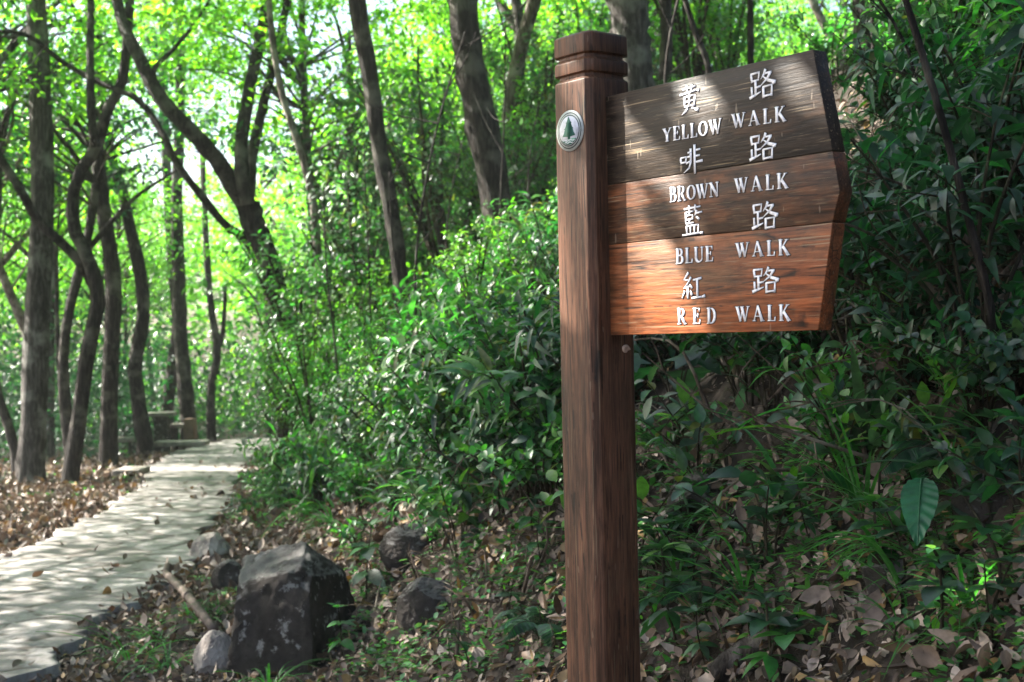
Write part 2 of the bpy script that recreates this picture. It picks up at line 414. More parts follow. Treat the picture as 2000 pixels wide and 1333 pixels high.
PY = np.array([1.0, 6.0, 7.4, 9.0, 12.0, 15.5, 19.0, 24.0, 29.0, 36.0])
PR = np.array([-1.95, -2.2, -2.26, -2.23, -2.53, -3.05, -3.75, -4.55, -5.2, -5.8])
PL = np.array([-3.3, -3.4, -3.45, -3.55, -3.72, -4.15, -5.1, -6.1, -6.75, -7.2])
ys = np.arange(1.0, 36, .045); nw = 46
pr = np.interp(ys, PY, PR); pl = np.interp(ys, PY, PL)
jr = np.convolve(rng.standard_normal(len(ys)+8), np.ones(9)/9, 'valid')*.22; jl = np.convolve(rng.standard_normal(len(ys)+8), np.ones(9)/9, 'valid')*.2
seeds = []
for y in np.arange(.8, 36.2, .34):
    for x in np.arange(-8, -1, .44): seeds.append((x+rng.uniform(-.16, .16)+.22*(int(y/.34) % 2), y+rng.uniform(-.12, .12)))
seeds = np.array(seeds); tone = rng.uniform(0, 1, len(seeds)); lift = rng.uniform(-.005, .005, len(seeds)); tlt = rng.normal(0, .010, (len(seeds), 2))
rows = []; att = []
for i, y in enumerate(ys):
    xs = np.linspace(pl[i]+jl[i], pr[i]+jr[i], nw)
    near_ = np.where(np.abs(seeds[:, 1]-y) < .8)[0]; sd_ = seeds[near_]
    wx = xs+.05*np.sin(9*xs+5*y); wy = y+.05*np.sin(8*y-6*xs)
    dd_ = np.hypot(wx[:, None]-sd_[None, :, 0], (wy[:, None] if np.ndim(wy) else wy)-sd_[None, :, 1]); od = np.argsort(dd_, 1)[:, :2]
    d1 = np.take_along_axis(dd_, od[:, :1], 1)[:, 0]; d2 = np.take_along_axis(dd_, od[:, 1:2], 1)[:, 0]; c_ = near_[od[:, 0]]
    jn = np.clip(1-(d2-d1)/.06, 0, 1)
    z = base_z(y)+.045+lift[c_]+tlt[c_, 0]*(xs-seeds[c_, 0])+tlt[c_, 1]*(y-seeds[c_, 1])-.006*jn+.0004*rng.standard_normal(nw)
    xs2 = np.concatenate([[xs[0]-.01], xs, [xs[-1]+.012]]); z2 = np.concatenate([[z[0]-.2], z, [z[-1]-.25]])
    rows.append(np.c_[xs2, np.full(nw+2, y), z2])
    att.append(np.c_[np.concatenate([[.4], jn, [.4]]), np.concatenate([[.3], tone[c_], [.3]]), np.zeros(nw+2), np.ones(nw+2)])
Vp = np.concatenate(rows); n2 = nw+2
I = (np.arange(len(ys)-1)[:, None]*n2 + np.arange(n2-1)[None]).ravel()
p_ = MB(); p_.add(Vp, np.c_[I, I+1, I+n2+1, I+n2])
path = p_.build('path', M['path'], smooth=True); path['kind'] = 'structure'
ca = path.data.color_attributes.new('slab', 'FLOAT_COLOR', 'POINT'); ca.data.foreach_set('color', np.concatenate(att).ravel().astype(np.float32))
def on_path(x, y, m=0.0):
    return (x > np.interp(y, PY, PL)-m) & (x < np.interp(y, PY, PR)+m) & (y < 36)

# ------------------------------------------------------------------ signpost
SD = np.array([.613, -.79, 0]); SD /= np.linalg.norm(SD); BK = np.array([-SD[1], SD[0], 0])
DP = 3.06
POST = at(1166, 666.5, DP); POST[2] = 0
rz_sign = math.atan2(SD[1], SD[0])
zb = float(height(POST[0], POST[1]))
sign = thing('signpost', 'dark wooden signpost with arrow board listing four coloured walks, standing in the foreground', 'signpost', (POST[0], POST[1], 0), rz_sign)
def board_uv(px, py, yl=-.016):            # pixel -> (x, z) on the plane y = yl of the sign's own axes
    r = ray(px, py); q0 = POST + BK*yl
    t = ((q0 - CAM)@BK)/(r@BK)
    P = CAM + r*t
    return np.array([(P - POST)@SD, P[2]])
HS, CH = .064, .0145
ztop = at(1150, 56, DP-.09)[2]
def octo(ins):
    h = HS-ins; c = CH
    return [(-h+c, -h), (h-c, -h), (h, -h+c), (h, h-c), (h-c, h), (-h+c, h), (-h, h-c), (-h, -h+c)]
g1, g2 = ztop-.052, ztop-.094
prof = [(zb-.3, 0)] + [(z, 0) for z in np.linspace(zb, g2-.02, 14)] + [(g2-.010, 0), (g2-.003, .0075), (g2+.0055, .0075), (g2+.0065, .0), (g1-.010, 0), (g1-.003, .0075), (g1+.0055, .0075), (g1+.0065, 0), (ztop-.006, 0), (ztop, .006)]
mb = MB(); V = []
for z, ins in prof: V += [(x, y, z) for x, y in octo(ins)]
F = [[i*8+k, i*8+(k+1) % 8, (i+1)*8+(k+1) % 8, (i+1)*8+k] for i in range(len(prof)-1) for k in range(8)]
mb.add(V, F); mb.f.append(np.array([[len(V)-8+k for k in range(8)]]))
post = mb.build('post', M['post'], sign)
bv = post.modifiers.new('bevel', 'BEVEL'); bv.width = .0018; bv.segments = 2; bv.limit_method = 'ANGLE'; bv.angle_limit = R(35)

# the arrow board: three planks
X0b = HS-.02
tl = board_uv(1180, 189); bl = board_uv(1196, 654); tr = board_uv(1588, 98); br = board_uv(1598, 647); tip = board_uv(1640, 372)
s1l = board_uv(1183, 361); s1r = board_uv(1626, 297); s2l = board_uv(1188, 476); s2r = board_uv(1626, 438)
zt = (tl[1]+tr[1])/2; zbt = (bl[1]+br[1])/2; z1 = (s1l[1]+s1r[1])/2; z2 = (s2l[1]+s2r[1])/2
print('board', tl, tr, bl, br, tip, s1l, s1r, s2l, s2r)
xr = tr[0]; xtip = tip[0]; ztip = tip[1]; xbr = br[0]
def xe(z): return np.interp(z, [zbt, z2, z1, zt], [xbr, s2r[0], s1r[0], xr])
def edge_pts(za, zb_):
    zs = [za] + [z for z in (z2, ztip, z1) if za+.01 < z < zb_-.01] + [zb_]
    return [(xtip if abs(z-ztip) < 1e-6 else xe(z), z) for z in zs]
planks = []
for nm, za, zb2, mat in (('sign_plank', z1+.0004, zt, 'plank_a'), ('sign_plank', z2+.0004, z1-.0004, 'plank_b'), ('sign_plank', zbt, z2-.0004, 'plank_c')):
    mb = MB(); poly = [(X0b, za)] + edge_pts(za, zb2) + [(X0b, zb2)]
    mb.prism(poly, -.016, .021)
    o = mb.build(nm, M[mat], sign)
    b = o.modifiers.new('bevel', 'BEVEL'); b.width = .0014; b.segments = 2; b.limit_method = 'ANGLE'; b.angle_limit = R(40)
    planks.append(o)
planks[0]['label'] = 'dark weathered top plank'; planks[2]['label'] = 'reddish brown bottom plank'

# lettering: brush and serif strokes as thin raised paint, each stroke a hair above the one before
YF = -.016
class Ink:
    def __init__(s, grow=0.0): s.mb = MB(); s.k = 0; s.grow = grow
    def poly(s, pts):
        s.k += 1; s.mb.prism(pts, YF-(.0010 if not s.grow else .0003)-.00004*(s.k % 12), YF+.001)
    def stroke(s, pts, ws):
        P = np.asarray(pts, float); n = len(P)
        ws = np.broadcast_to(np.asarray(ws, float), (n,))+s.grow
        if s.grow: e_ = unit(P[-1]-P[-2])*s.grow*.5; f_ = unit(P[0]-P[1])*s.grow*.5; P = P.copy(); P[-1] += e_; P[0] += f_
        T = np.gradient(P, axis=0); T /= np.linalg.norm(T, axis=1)[:, None]+1e-9
        Nn = np.c_[-T[:, 1], T[:, 0]]
        for i in range(n-1):
            a, b = P[i], P[i+1]; d = (b-a)/(np.linalg.norm(b-a)+1e-9)*.0006
            n0 = Nn[i] if 0 < i else np.array([-d[1], d[0]])/.0006; n1 = Nn[i+1] if i+1 < n-1 else np.array([-d[1], d[0]])/.0006
            s.poly([a-n0*ws[i]/2-d*0, b-n1*ws[i+1]/2+d, b+n1*ws[i+1]/2+d, a+n0*ws[i]/2-d*0])
def arc(cx, cy, rx, ry, a0, a1, n=12):
    a = np.radians(np.linspace(a0, a1, n)); return [(cx+rx*math.cos(t), cy+ry*math.sin(t)) for t in a]
# glyphs in a unit-high box: list of (points, widths); advance width
TK, TN, SR = .20, .075, .055
def stem(x, w=TK, y0=0, y1=1): return ([(x, y0), (x, y1)], w)
def serif(x, y, w=.34): return ([(x-w/2, y), (x+w/2, y)], SR)
GL = {
 'L': ([stem(.2), serif(.2, .97), ([(.03, .03), (.62, .03)], .06), ([(.6, .0), (.64, .26)], [.12, .04])], .68),
 'E': ([stem(.2), ([(.03, .97), (.6, .97)], .06), ([(.03, .03), (.62, .03)], .06), ([(.25, .52), (.47, .52)], .06), ([(.47, .40), (.47, .64)], .06), ([(.59, 1.0), (.62, .76)], [.10, .03]), ([(.61, 0), (.66, .26)], [.11, .03])], .7),
 'Y': ([([(.14, .97), (.42, .46)], .2), ([(.74, .97), (.43, .46)], .08), stem(.43, .2, 0, .5), serif(.43, .03), serif(.14, .97, .32), serif(.74, .97, .26)], .86),
 'W': ([([(.12, .97), (.38, .02)], [.2, .15]), ([(.38, .02), (.58, .95)], .075), ([(.50, .97), (.78, .02)], [.2, .15]), ([(.78, .02), (1.03, .97)], .07), serif(.12, .97, .30), serif(.53, .97, .28), serif(1.03, .97, .24)], 1.16),
 'A': ([([(.12, .03), (.42, 1.0)], .075), ([(.42, 1.0), (.76, .02)], [.15, .21]), ([(.22, .32), (.62, .32)], .06), serif(.12, .03, .26), serif(.76, .03, .32)], .92),
 'K': ([stem(.2), serif(.2, .97), serif(.2, .03), ([(.28, .42), (.7, .97)], .08), ([(.40, .56), (.80, .02)], [.17, .2]), serif(.70, .97, .26), serif(.78, .03, .3)], .94),
 'O': ([(arc(.42, .5, .33, .46, 90, 270), [.06, .09, .13, .16, .19, .2, .2, .19, .16, .13, .09, .06]), (arc(.42, .5, .33, .46, -90, 90), [.06, .09, .13, .16, .19, .2, .2, .19, .16, .13, .09, .06])], .84),
 'B': ([stem(.2), ([(.03, .97), (.42, .97)], .06), ([(.03, .03), (.44, .03)], .06), ([(.25, .53), (.42, .53)], .06), (arc(.38, .75, .2, .22, 90, -90, 9), [.06, .1, .15, .18, .19, .18, .15, .1, .06]), (arc(.40, .28, .23, .25, 90, -90, 9), [.06, .1, .15, .19, .2, .19, .15, .1, .06])], .74),
 'R': ([stem(.2), serif(.2, .03), ([(.03, .97), (.42, .97)], .06), ([(.25, .5), (.42, .5)], .06), (arc(.40, .735, .21, .235, 90, -90, 9), [.06, .1, .15, .18, .19, .18, .15, .1, .06]), ([(.42, .48), (.70, .02)], [.15, .19]), serif(.74, .03, .2)], .86),
 'D': ([stem(.2), ([(.03, .97), (.38, .97)], .06), ([(.03, .03), (.38, .03)], .06), (arc(.36, .5, .34, .47, 90, -90), [.06, .09, .13, .17, .19, .2, .2, .19, .17, .13, .09, .06])], .84),
 'U': ([stem(.2, TK, .28, 1), serif(.2, .97), serif(.72, .97, .26), (arc(.46, .3, .26, .27, 180, 360), [.2, .2, .19, .17, .13, .1, .08, .07, .07, .07, .07, .07]), stem(.72, .075, .28, 1)], .88),
 'N': ([stem(.18, .075), ([(.14, .97), (.74, .03)], .2), stem(.76, .075), serif(.14, .97, .28), serif(.18, .03, .28), serif(.76, .97, .28)], .92),
}
def word(ink, text, b0, b1, t0, t1, gap=.10):
    """baseline ends b0, b1 and cap-top ends t0, t1 in pixels"""
    B0, B1, T0, T1 = (board_uv(*q) for q in (b0, b1, t0, t1))
    tot = sum(GL[c][1] for c in text) + gap*(len(text)-1)
    W = B1[0]-B0[0]; k = W/tot; x = 0
    for c in text:
        for pts, w in GL[c][0]:
            q = []
            for (u, v) in pts:
                f = (x+u)/tot
                bz = B0[1]*(1-f)+B1[1]*f; hz = (T0[1]*(1-f)+T1[1]*f) - bz
                q.append((B0[0] + f*W, bz + v*hz))
            hz0 = T0[1]-B0[1]; sc = .5*(k + hz0)
            dx = abs(q[-1][0]-q[0][0]); dz = abs(q[-1][1]-q[0][1])
            ws = np.asarray(w)*(k if dz > dx else hz0*.8) if len(q) == 2 else np.asarray(w)*k
            ink.stroke(q, ws)
        x += GL[c][1]+gap
HAN = {
 'road': [([(.05, .93), (.40, .95), (.36, .66)], [.07, .07, .06]), ([(.07, .93), (.11, .62)], .08), ([(.10, .66), (.38, .68)], .055),
   ([(.25, .66), (.25, .14)], .085), ([(.25, .40), (.44, .43)], .06), ([(.09, .46), (.10, .10)], .075), ([(.0, .05), (.25, .14), (.45, .22)], [.10, .07, .03]),
   ([(.66, 1.02), (.60, .85), (.47, .68)], [.09, .07, .02]), ([(.58, .86), (.88, .88)], .06), ([(.86, .89), (.72, .66), (.46, .45)], [.10, .07, .02]),
   ([(.56, .76), (.74, .60), (1.04, .48)], [.03, .09, .12]), ([(1.04, .52), (.94, .44)], [.03, .10]),
   ([(.56, .40), (.56, -.02)], .085), ([(.55, .38), (.90, .40), (.88, .0)], [.06, .07, .085]), ([(.56, .03), (.90, .05)], .06)],
 'yellow': [([(.14, .90), (.82, .94)], .06), ([(.37, 1.02), (.40, .78)], .085), ([(.65, 1.03), (.60, .78)], .085), ([(.0, .72), (.90, .79), (1.0, .76)], [.07, .06, .12]),
   ([(.24, .62), (.26, .24)], .085), ([(.24, .61), (.78, .63), (.75, .24)], [.06, .07, .09]), ([(.26, .43), (.76, .45)], .055), ([(.26, .26), (.76, .27)], .06), ([(.50, .76), (.50, .26)], .08),
   ([(.40, .20), (.28, .09), (.10, .0)], [.10, .08, .02]), ([(.60, .20), (.78, .13), (.94, .07)], [.03, .09, .13])],
 'brown': [([(.03, .60), (.05, .38)], .075), ([(.02, .60), (.28, .62), (.26, .40)], [.055, .06, .075]), ([(.05, .41), (.27, .42)], .055),
   ([(.50, .92), (.50, .42), (.42, .18), (.18, .02)], [.09, .08, .07, .02]), ([(.36, .76), (.50, .78)], .06), ([(.35, .60), (.50, .62)], .06), ([(.28, .36), (.50, .44)], .06),
   ([(.68, 1.04), (.68, -.06)], [.10, .075]), ([(.68, .82), (.92, .84)], .065), ([(.68, .60), (.90, .61)], .065), ([(.68, .37), (1.02, .39)], [.06, .09])],
 'blue': [([(.12, .91), (.92, .95)], .055), ([(.36, 1.02), (.38, .84)], .075), ([(.68, 1.03), (.65, .84)], .075),
   ([(.20, .80), (.20, .40)], .07), ([(.20, .79), (.56, .81)], .05), ([(.20, .41), (.58, .42)], .05), ([(.38, .79), (.38, .68)], .055), ([(.24, .68), (.54, .69), (.54, .54)], [.05, .05, .06]), ([(.24, .54), (.54, .55)], .05), ([(.38, .54), (.38, .42)], .055),
   ([(.74, .84), (.66, .66)], [.08, .03]), ([(.68, .73), (1.0, .76)], .055), ([(.72, .62), (.86, .52)], [.04, .10]),
   ([(.22, .32), (.24, .06)], .07), ([(.20, .32), (.82, .34), (.80, .06)], [.05, .055, .07]), ([(.42, .32), (.42, .06)], .055), ([(.62, .33), (.62, .06)], .055), ([(.0, .03), (.90, .06), (1.03, .05)], [.06, .06, .10])],
 'red': [([(.30, 1.04), (.10, .78), (.34, .74)], [.09, .06, .07]), ([(.42, .86), (.26, .62), (.08, .46), (.42, .52)], [.08, .06, .06, .07]), ([(.36, .60), (.46, .44)], [.03, .09]),
   ([(.26, .46), (.26, .06)], .075), ([(.12, .34), (.0, .08)], [.08, .04]), ([(.38, .34), (.46, .18)], [.04, .10]),
   ([(.52, .74), (.90, .80)], [.06, .08]), ([(.71, .76), (.71, .10)], .085), ([(.44, .06), (.92, .09), (1.05, .12)], [.06, .06, .11])],
}
def han(ink, ch, box):
    x0, y0, x1, y1 = box; ym = (y0+y1)/2
    a = board_uv(x0, ym); b = board_uv(x1, ym); t = board_uv((x0+x1)/2, y0)[1]; d = board_uv((x0+x1)/2, y1)[1]
    W, H = (b[0]-a[0])/1.02, (t-d)/1.04
    for pts, w in HAN[ch]:
        q = [(a[0]+u*W, d+v*H) for u, v in pts]
        ink.stroke(q, np.asarray(w)*.5*(W+H)*1.05)
def z2p(zx, zy, oy): return (1270+zx/4.598, oy+zy/4.598)
def zb4(x0, y0, x1, y1, oy): a = z2p(x0, y0, oy); b = z2p(x1, y1, oy); return (*a, *b)
def lettering(plank, items):
    for it in items:
        ink = Ink()
        if it[0] == 'han': han(ink, it[1], it[2])
        else: word(ink, *it[1:])
        lt = ink.mb.build('lettering', M['white'], plank)
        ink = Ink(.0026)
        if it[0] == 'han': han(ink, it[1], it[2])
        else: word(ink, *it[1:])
        ink.mb.build('letter_edge_shade', M['edge_shade'], plank)  # wider dark copy under the letters paints the shade of a carved edge
A, B_ = 110, 380
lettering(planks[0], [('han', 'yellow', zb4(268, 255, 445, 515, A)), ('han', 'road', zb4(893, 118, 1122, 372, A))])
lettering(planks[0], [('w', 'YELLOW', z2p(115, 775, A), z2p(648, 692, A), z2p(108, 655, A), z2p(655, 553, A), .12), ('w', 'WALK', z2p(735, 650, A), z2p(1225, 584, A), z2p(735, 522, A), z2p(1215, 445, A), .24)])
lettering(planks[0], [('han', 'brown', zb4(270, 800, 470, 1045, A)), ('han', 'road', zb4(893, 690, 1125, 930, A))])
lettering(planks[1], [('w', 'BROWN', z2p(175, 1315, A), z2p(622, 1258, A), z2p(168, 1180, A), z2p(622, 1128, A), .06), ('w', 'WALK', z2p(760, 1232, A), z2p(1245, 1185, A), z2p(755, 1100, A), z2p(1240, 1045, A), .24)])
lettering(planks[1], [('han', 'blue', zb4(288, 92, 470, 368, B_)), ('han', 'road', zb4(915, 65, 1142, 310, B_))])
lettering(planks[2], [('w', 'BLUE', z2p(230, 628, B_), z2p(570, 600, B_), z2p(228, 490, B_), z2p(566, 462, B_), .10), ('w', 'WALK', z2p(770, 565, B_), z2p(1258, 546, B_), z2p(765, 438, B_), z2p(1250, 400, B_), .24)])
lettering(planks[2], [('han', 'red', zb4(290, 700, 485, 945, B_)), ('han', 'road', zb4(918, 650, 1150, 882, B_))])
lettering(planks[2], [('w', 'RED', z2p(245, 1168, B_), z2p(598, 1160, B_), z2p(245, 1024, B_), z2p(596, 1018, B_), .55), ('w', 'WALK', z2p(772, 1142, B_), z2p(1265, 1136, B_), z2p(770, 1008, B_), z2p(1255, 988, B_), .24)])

# the round emblem on the post's narrow-looking face
EC = board_uv(1109, 257, -HS); EC[0] = 0.0; ER = .0445
def disc(r, y0, y1, n=40): return [(EC[0]+r*math.cos(a), EC[1]+r*math.sin(a)) for a in np.linspace(0, 2*math.pi, n, endpoint=False)]
mb = MB(); mb.prism(disc(ER, 0, 0), -HS-.003, -HS+.002); emb = mb.build('emblem', M['disc_ring'], sign)
for r, mk, k, nm in ((.040, 'disc_dark', 1, 'ring'), (.0372, 'disc_ring', 2, 'ring'), (.0345, 'disc_dark', 3, 'ring'), (.0320, 'disc_white', 4, 'disc')):
    mb = MB(); mb.prism(disc(r, 0, 0), -HS-.003-.0004*k, -HS); mb.build(nm, M[mk], emb)
def eu(u, v): return (EC[0]+u*.032, EC[1]+v*.032)
mb = MB()
halft = [(0, .95), (.18, .62), (.30, .50), (.22, .50), (.36, .22), (.5, .10), (.40, .10), (.52, -.18), (.66, -.36), (.12, -.42), (.12, -.58)]
mb.prism([eu(u, v) for u, v in halft] + [eu(-u, v) for u, v in halft[::-1] if u > 0], -HS-.0056, -HS); mb.build('tree_mark', M['disc_green'], emb)
mb = MB()
a0 = np.radians(np.linspace(218, 322, 16)); top = [(math.cos(R(322))*(1-2*t), math.sin(R(322))+.06*math.sin(t*math.pi*2)) for t in np.linspace(0, 1, 12)]
mb.prism([eu(.97*math.cos(a), .97*math.sin(a)) for a in a0] + [eu(.97*u, v) for u, v in top[1:-1]], -HS-.0054, -HS); mb.build('water_mark', M['disc_green'], emb)
ink = Ink(); ink.mb = MB()
for v0, a_ in ((-.68, .62), (-.82, .42)):
    pts = [eu(-a_+2*a_*t, v0+.035*math.sin(t*math.pi*4)) for t in np.linspace(0, 1, 20)]
    P = np.asarray(pts)
    for i in range(19): ink.mb.prism([P[i]-(0, .0009), P[i+1]-(0, .0009), P[i+1]+(0, .0009), P[i]+(0, .0009)], -HS-.0058, -HS)
ink.mb.build('wave_mark', M['disc_white'], emb)

# small pale snail shell stuck to the post under the board
def face_pt(px, py, xl):
    r_ = ray(px, py); q0 = POST+SD*xl; return CAM + r_*(((q0-CAM)@SD)/(r_@SD))
Ps = face_pt(1220, 684, HS+.006); th = np.linspace(0, 4.2*math.pi, 60); q = np.exp(-th*.19)
mb = MB(); mb.tube(np.c_[(1-q)*.006, .0095*q*np.cos(th), .0095*q*np.sin(th)], .0062*q, 8)
sh_ = mb.build('snail_shell', M['shell'], smooth=True); sh_.location = Ps; sh_.rotation_euler = (0, 0, rz_sign)
tag(sh_, 'small pale snail shell stuck to the post under the board', 'snail shell')

# ------------------------------------------------------------------ rocks
def ico(sub):
    t = (1+5**.5)/2
    V = [(-1, t, 0), (1, t, 0), (-1, -t, 0), (1, -t, 0), (0, -1, t), (0, 1, t), (0, -1, -t), (0, 1, -t), (t, 0, -1), (t, 0, 1), (-t, 0, -1), (-t, 0, 1)]
    V = [unit(np.array(v, float)) for v in V]
    F = [(0, 11, 5), (0, 5, 1), (0, 1, 7), (0, 7, 10), (0, 10, 11), (1, 5, 9), (5, 11, 4), (11, 10, 2), (10, 7, 6), (7, 1, 8), (3, 9, 4), (3, 4, 2), (3, 2, 6), (3, 6, 8), (3, 8, 9), (4, 9, 5), (2, 4, 11), (6, 2, 10), (8, 6, 7), (9, 8, 1)]
    for _ in range(sub):
        c = {}; NF = []
        def mid(a, b):
            k = (min(a, b), max(a, b))
            if k not in c: V.append(unit(V[a]+V[b])); c[k] = len(V)-1
            return c[k]
        for a, b, d in F:
            x, y, z = mid(a, b), mid(b, d), mid(d, a); NF += [(a, x, z), (b, y, x), (d, z, y), (x, y, z)]
        F = NF
    return np.array(V), np.array(F)
ICO = ico(5)
def rock(name, label, loc, size, seed, cuts=9, planes=None, group=None, mat='rock', rz=0, cat='rock'):
    r = np.random.default_rng(seed); V = ICO[0].copy()*1.0
    pl_ = planes if planes is not None else []
    pl_ = list(pl_) + [(unit(r.standard_normal(3)), r.uniform(.72, .95)) for _ in range(cuts)]
    for nrm, d in pl_:
        nrm = unit(np.asarray(nrm, float)); q = V@nrm; V -= np.clip(q-d, 0, None)[:, None]*nrm
    o3 = Vector(r.uniform(0, 50, 3)); nz = np.array([sum(a*nse.noise(Vector(v)*f+o3) for f, a in ((1.7, .05), (4, .035), (9, .03), (19, .018), (38, .012))) for v in V])
    V *= (1+nz)[:, None]
    V *= np.asarray(size)
    mb = MB(); mb.add(V, ICO[1]); o = mb.build(name, M[mat], smooth=True)
    o.location = loc; o.rotation_euler = (0, 0, rz); tag(o, label, cat, group); return o
b = hit(560, 1235); b = np.array([-.98, 6.15, .0])
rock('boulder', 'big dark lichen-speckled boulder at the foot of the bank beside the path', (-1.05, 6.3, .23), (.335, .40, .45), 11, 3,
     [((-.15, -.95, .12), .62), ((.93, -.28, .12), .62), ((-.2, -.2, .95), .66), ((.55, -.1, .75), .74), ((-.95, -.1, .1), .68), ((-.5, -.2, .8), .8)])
def rock_at(px, py, wpx, hpx, seed, label, depth_off=.1, sink=.25, **kw):
    P = hit(px, py + hpx*.25)
    k = P[1]/FPX
    return rock('rock', label, (P[0], P[1]+depth_off, P[2]+hpx*k*.5*(1-2*sink)), (wpx*k*.56, wpx*k*.5, hpx*k*.58), seed, **kw)
rock_at(412, 1300, 75, 100, 21, 'low pale grey stone block at the left foot of the big boulder', mat='stone_grey')
rock_at(405, 1085, 70, 70, 22, 'pale stone at the path edge behind the big boulder', mat='stone_grey')
rock_at(440, 1140, 60, 70, 23, 'small grey stone leaning against the back of the boulder')
rock_at(832, 1200, 108, 125, 24, 'squarish brown rock set in the bank between boulder and signpost')
rock_at(800, 1085, 110, 90, 25, 'dark earth-stained rock above the squarish rock on the bank')
rock_at(1965, 1000, 130, 110, 26, 'rounded brown rock half buried at the right edge of the bank')
rock_at(1370, 1010, 120, 120, 27, 'dark mossy rock in the shade just right of the signpost')
rock_at(1760, 1150, 110, 80, 28, 'small flat rock under leaves low on the right bank')
rock_at(1330, 1240, 90, 60, 29, 'low rock half covered with litter right of the post')
rock_at(1950, 350, 170, 45, 30, 'long pale rock ledge high on the right bank', mat='stone_grey')

# ------------------------------------------------------------------ pipe, logs, roots
def gpt(px, py, dz=0): P = hit(px, py); P = P.copy(); P[2] += dz; return P
def smooth_path(P, n=24):
    P = np.asarray(P, float); t = np.linspace(0, 1, len(P)); q = np.linspace(0, 1, n)
    out = []
    m = np.gradient(P, t, axis=0) if len(P) > 2 else np.array([P[1]-P[0]]*2)
    for s in q:
        i = min(int(np.searchsorted(t, s, 'right'))-1, len(P)-2); i = max(i, 0)
        h = t[i+1]-t[i]; u = (s-t[i])/h
        out.append((2*u**3-3*u**2+1)*P[i] + (u**3-2*u**2+u)*h*m[i] + (-2*u**3+3*u**2)*P[i+1] + (u**3-u**2)*h*m[i+1])
    return np.array(out)
pa, pb = gpt(325, 1140, .06), gpt(418, 1262, .08)
mb = MB(); mb.tube([pa+(0, .12, .02), pa+(0, .05, .04), pa, .5*(pa+pb)+(0, 0, .02), pb], [.022, .025, .025, .024, .024], 14)
pipe = mb.build('drain_pipe', M['pipe'], smooth=True); tag(pipe, 'old brown drain pipe lying in the leaf gutter beside the boulder', 'pipe')
mb = MB(); m_ = .48*pa+.52*pb; dd = unit(pb-pa); mb.tube([m_-dd*.05+(0, 0, .02), m_+dd*.05+(0, 0, .02)], .031, 14); mb.build('collar', M['pipe'], pipe, smooth=True)
def log(name, label, pxs, wpx, mat='deadwood', dz=.02, cat='log', sides=10, taper=.7, lump=.05):
    P = smooth_path([gpt(x, y, dz) for x, y in pxs], 14 if len(pxs) > 2 else 8)
    rr = np.linspace(1, taper, len(P))*wpx/2/FPX*P[:, 1]
    mb = MB(); mb.tube(P, rr, sides, lump=lump, rs=np.random.default_rng(len(label))); o = mb.build(name, M[mat], smooth=True)
    return tag(o, label, cat)
log('log', 'short cut log lying on the bank above the squarish rock', [(795, 1020), (850, 965)], 46, dz=.04)
log('root', 'thin curved root arching down beside the squarish rock', [(738, 1262), (738, 1215), (760, 1185), (800, 1172)], 13, dz=.03, cat='root')
log('root', 'stout grey root running down the bank right of the post', [(1400, 1345), (1450, 1300), (1520, 1255)], 50, 'bark_grey', cat='root')
log('log', 'fallen mossy log lying across the right bank behind the board', [(1640, 470), (1720, 420), (1850, 385), (2060, 350)], 60, 'bark_grey', dz=.05)
log('branch', 'bare branch lying diagonally on the left bank among shrubs', [(520, 930), (600, 880), (690, 850)], 12, dz=.25, cat='branch')
log('branch', 'lower pale branch lying along the left bank below the other', [(540, 960), (610, 915), (660, 880)], 10, dz=.25, cat='branch')
log('branch', 'grey stick slanting across stones beside the squarish rock', [(770, 1105), (830, 1075), (850, 1060)], 14, dz=.05, cat='branch')

# ------------------------------------------------------------------ table and benches
def slab(mb, c, h, rz=0, jit=.0, rs=None):
    M3 = np.array([[math.cos(rz), -math.sin(rz), 0], [math.sin(rz), math.cos(rz), 0], [0, 0, 1]])
    mb.box(c, h, M3)
def bevel(o, w=.012):
    b = o.modifiers.new('bevel', 'BEVEL'); b.width = w; b.segments = 2; return o
def stone_seat(name, label, cat, px0, px1, pytop, pybase, depth=None, rz=.15, slabname='seat', group=None, dpt=.3, two=True):
    Y = depth; a = at(px0, pytop, Y); c = at(px1, pytop, Y); zb_ = float(height((a[0]+c[0])/2, Y)); zb_ = min(zb_, at(px0, pybase, Y)[2])
    w = c[0]-a[0]; t = thing(name, label, cat, ((a[0]+c[0])/2, Y, zb_), rz, group); hgt = a[2]-zb_
    mb = MB(); slab(mb, (0, 0, hgt-.04), (w/2, dpt, .04)); bevel(mb.build(slabname, M['stone_grey'], t))
    for sx in ((-1, 1) if two else (0,)):
        mb = MB(); slab(mb, (sx*w*.33, 0, (hgt-.08)/2-.05), (w*.1 if two else w*.24, dpt*.8, (hgt-.08)/2+.05)); bevel(mb.build('leg', M['rock'], t))
    return t
stone_seat('stone_table', 'square stone picnic table among tree trunks beyond the path', 'table', 288, 342, 806, 858, 29.5, slabname='tabletop', dpt=.32, two=False)
stone_seat('stone_bench', 'nearest stone bench by the trunks left of the table', 'bench', 220, 262, 855, 892, 25.5, rz=.3, dpt=.22)
stone_seat('stone_bench', 'stone bench partly hidden behind a trunk left of the table', 'bench', 238, 272, 828, 856, 30, rz=.1, dpt=.2)
stone_seat('stone_bench', 'small stone bench just right of the stone table', 'bench', 336, 366, 828, 853, 30.2, rz=.0, dpt=.2)
P = at(372, 838, 29.6); mb = MB(); slab(mb, (0, 0, 0), (.11, .16, .22)); o = bevel(mb.build('stone_block', M['stone_brown'])); o.location = (P[0], P[1], P[2]); tag(o, 'reddish brown stone block beside the small bench', 'block')
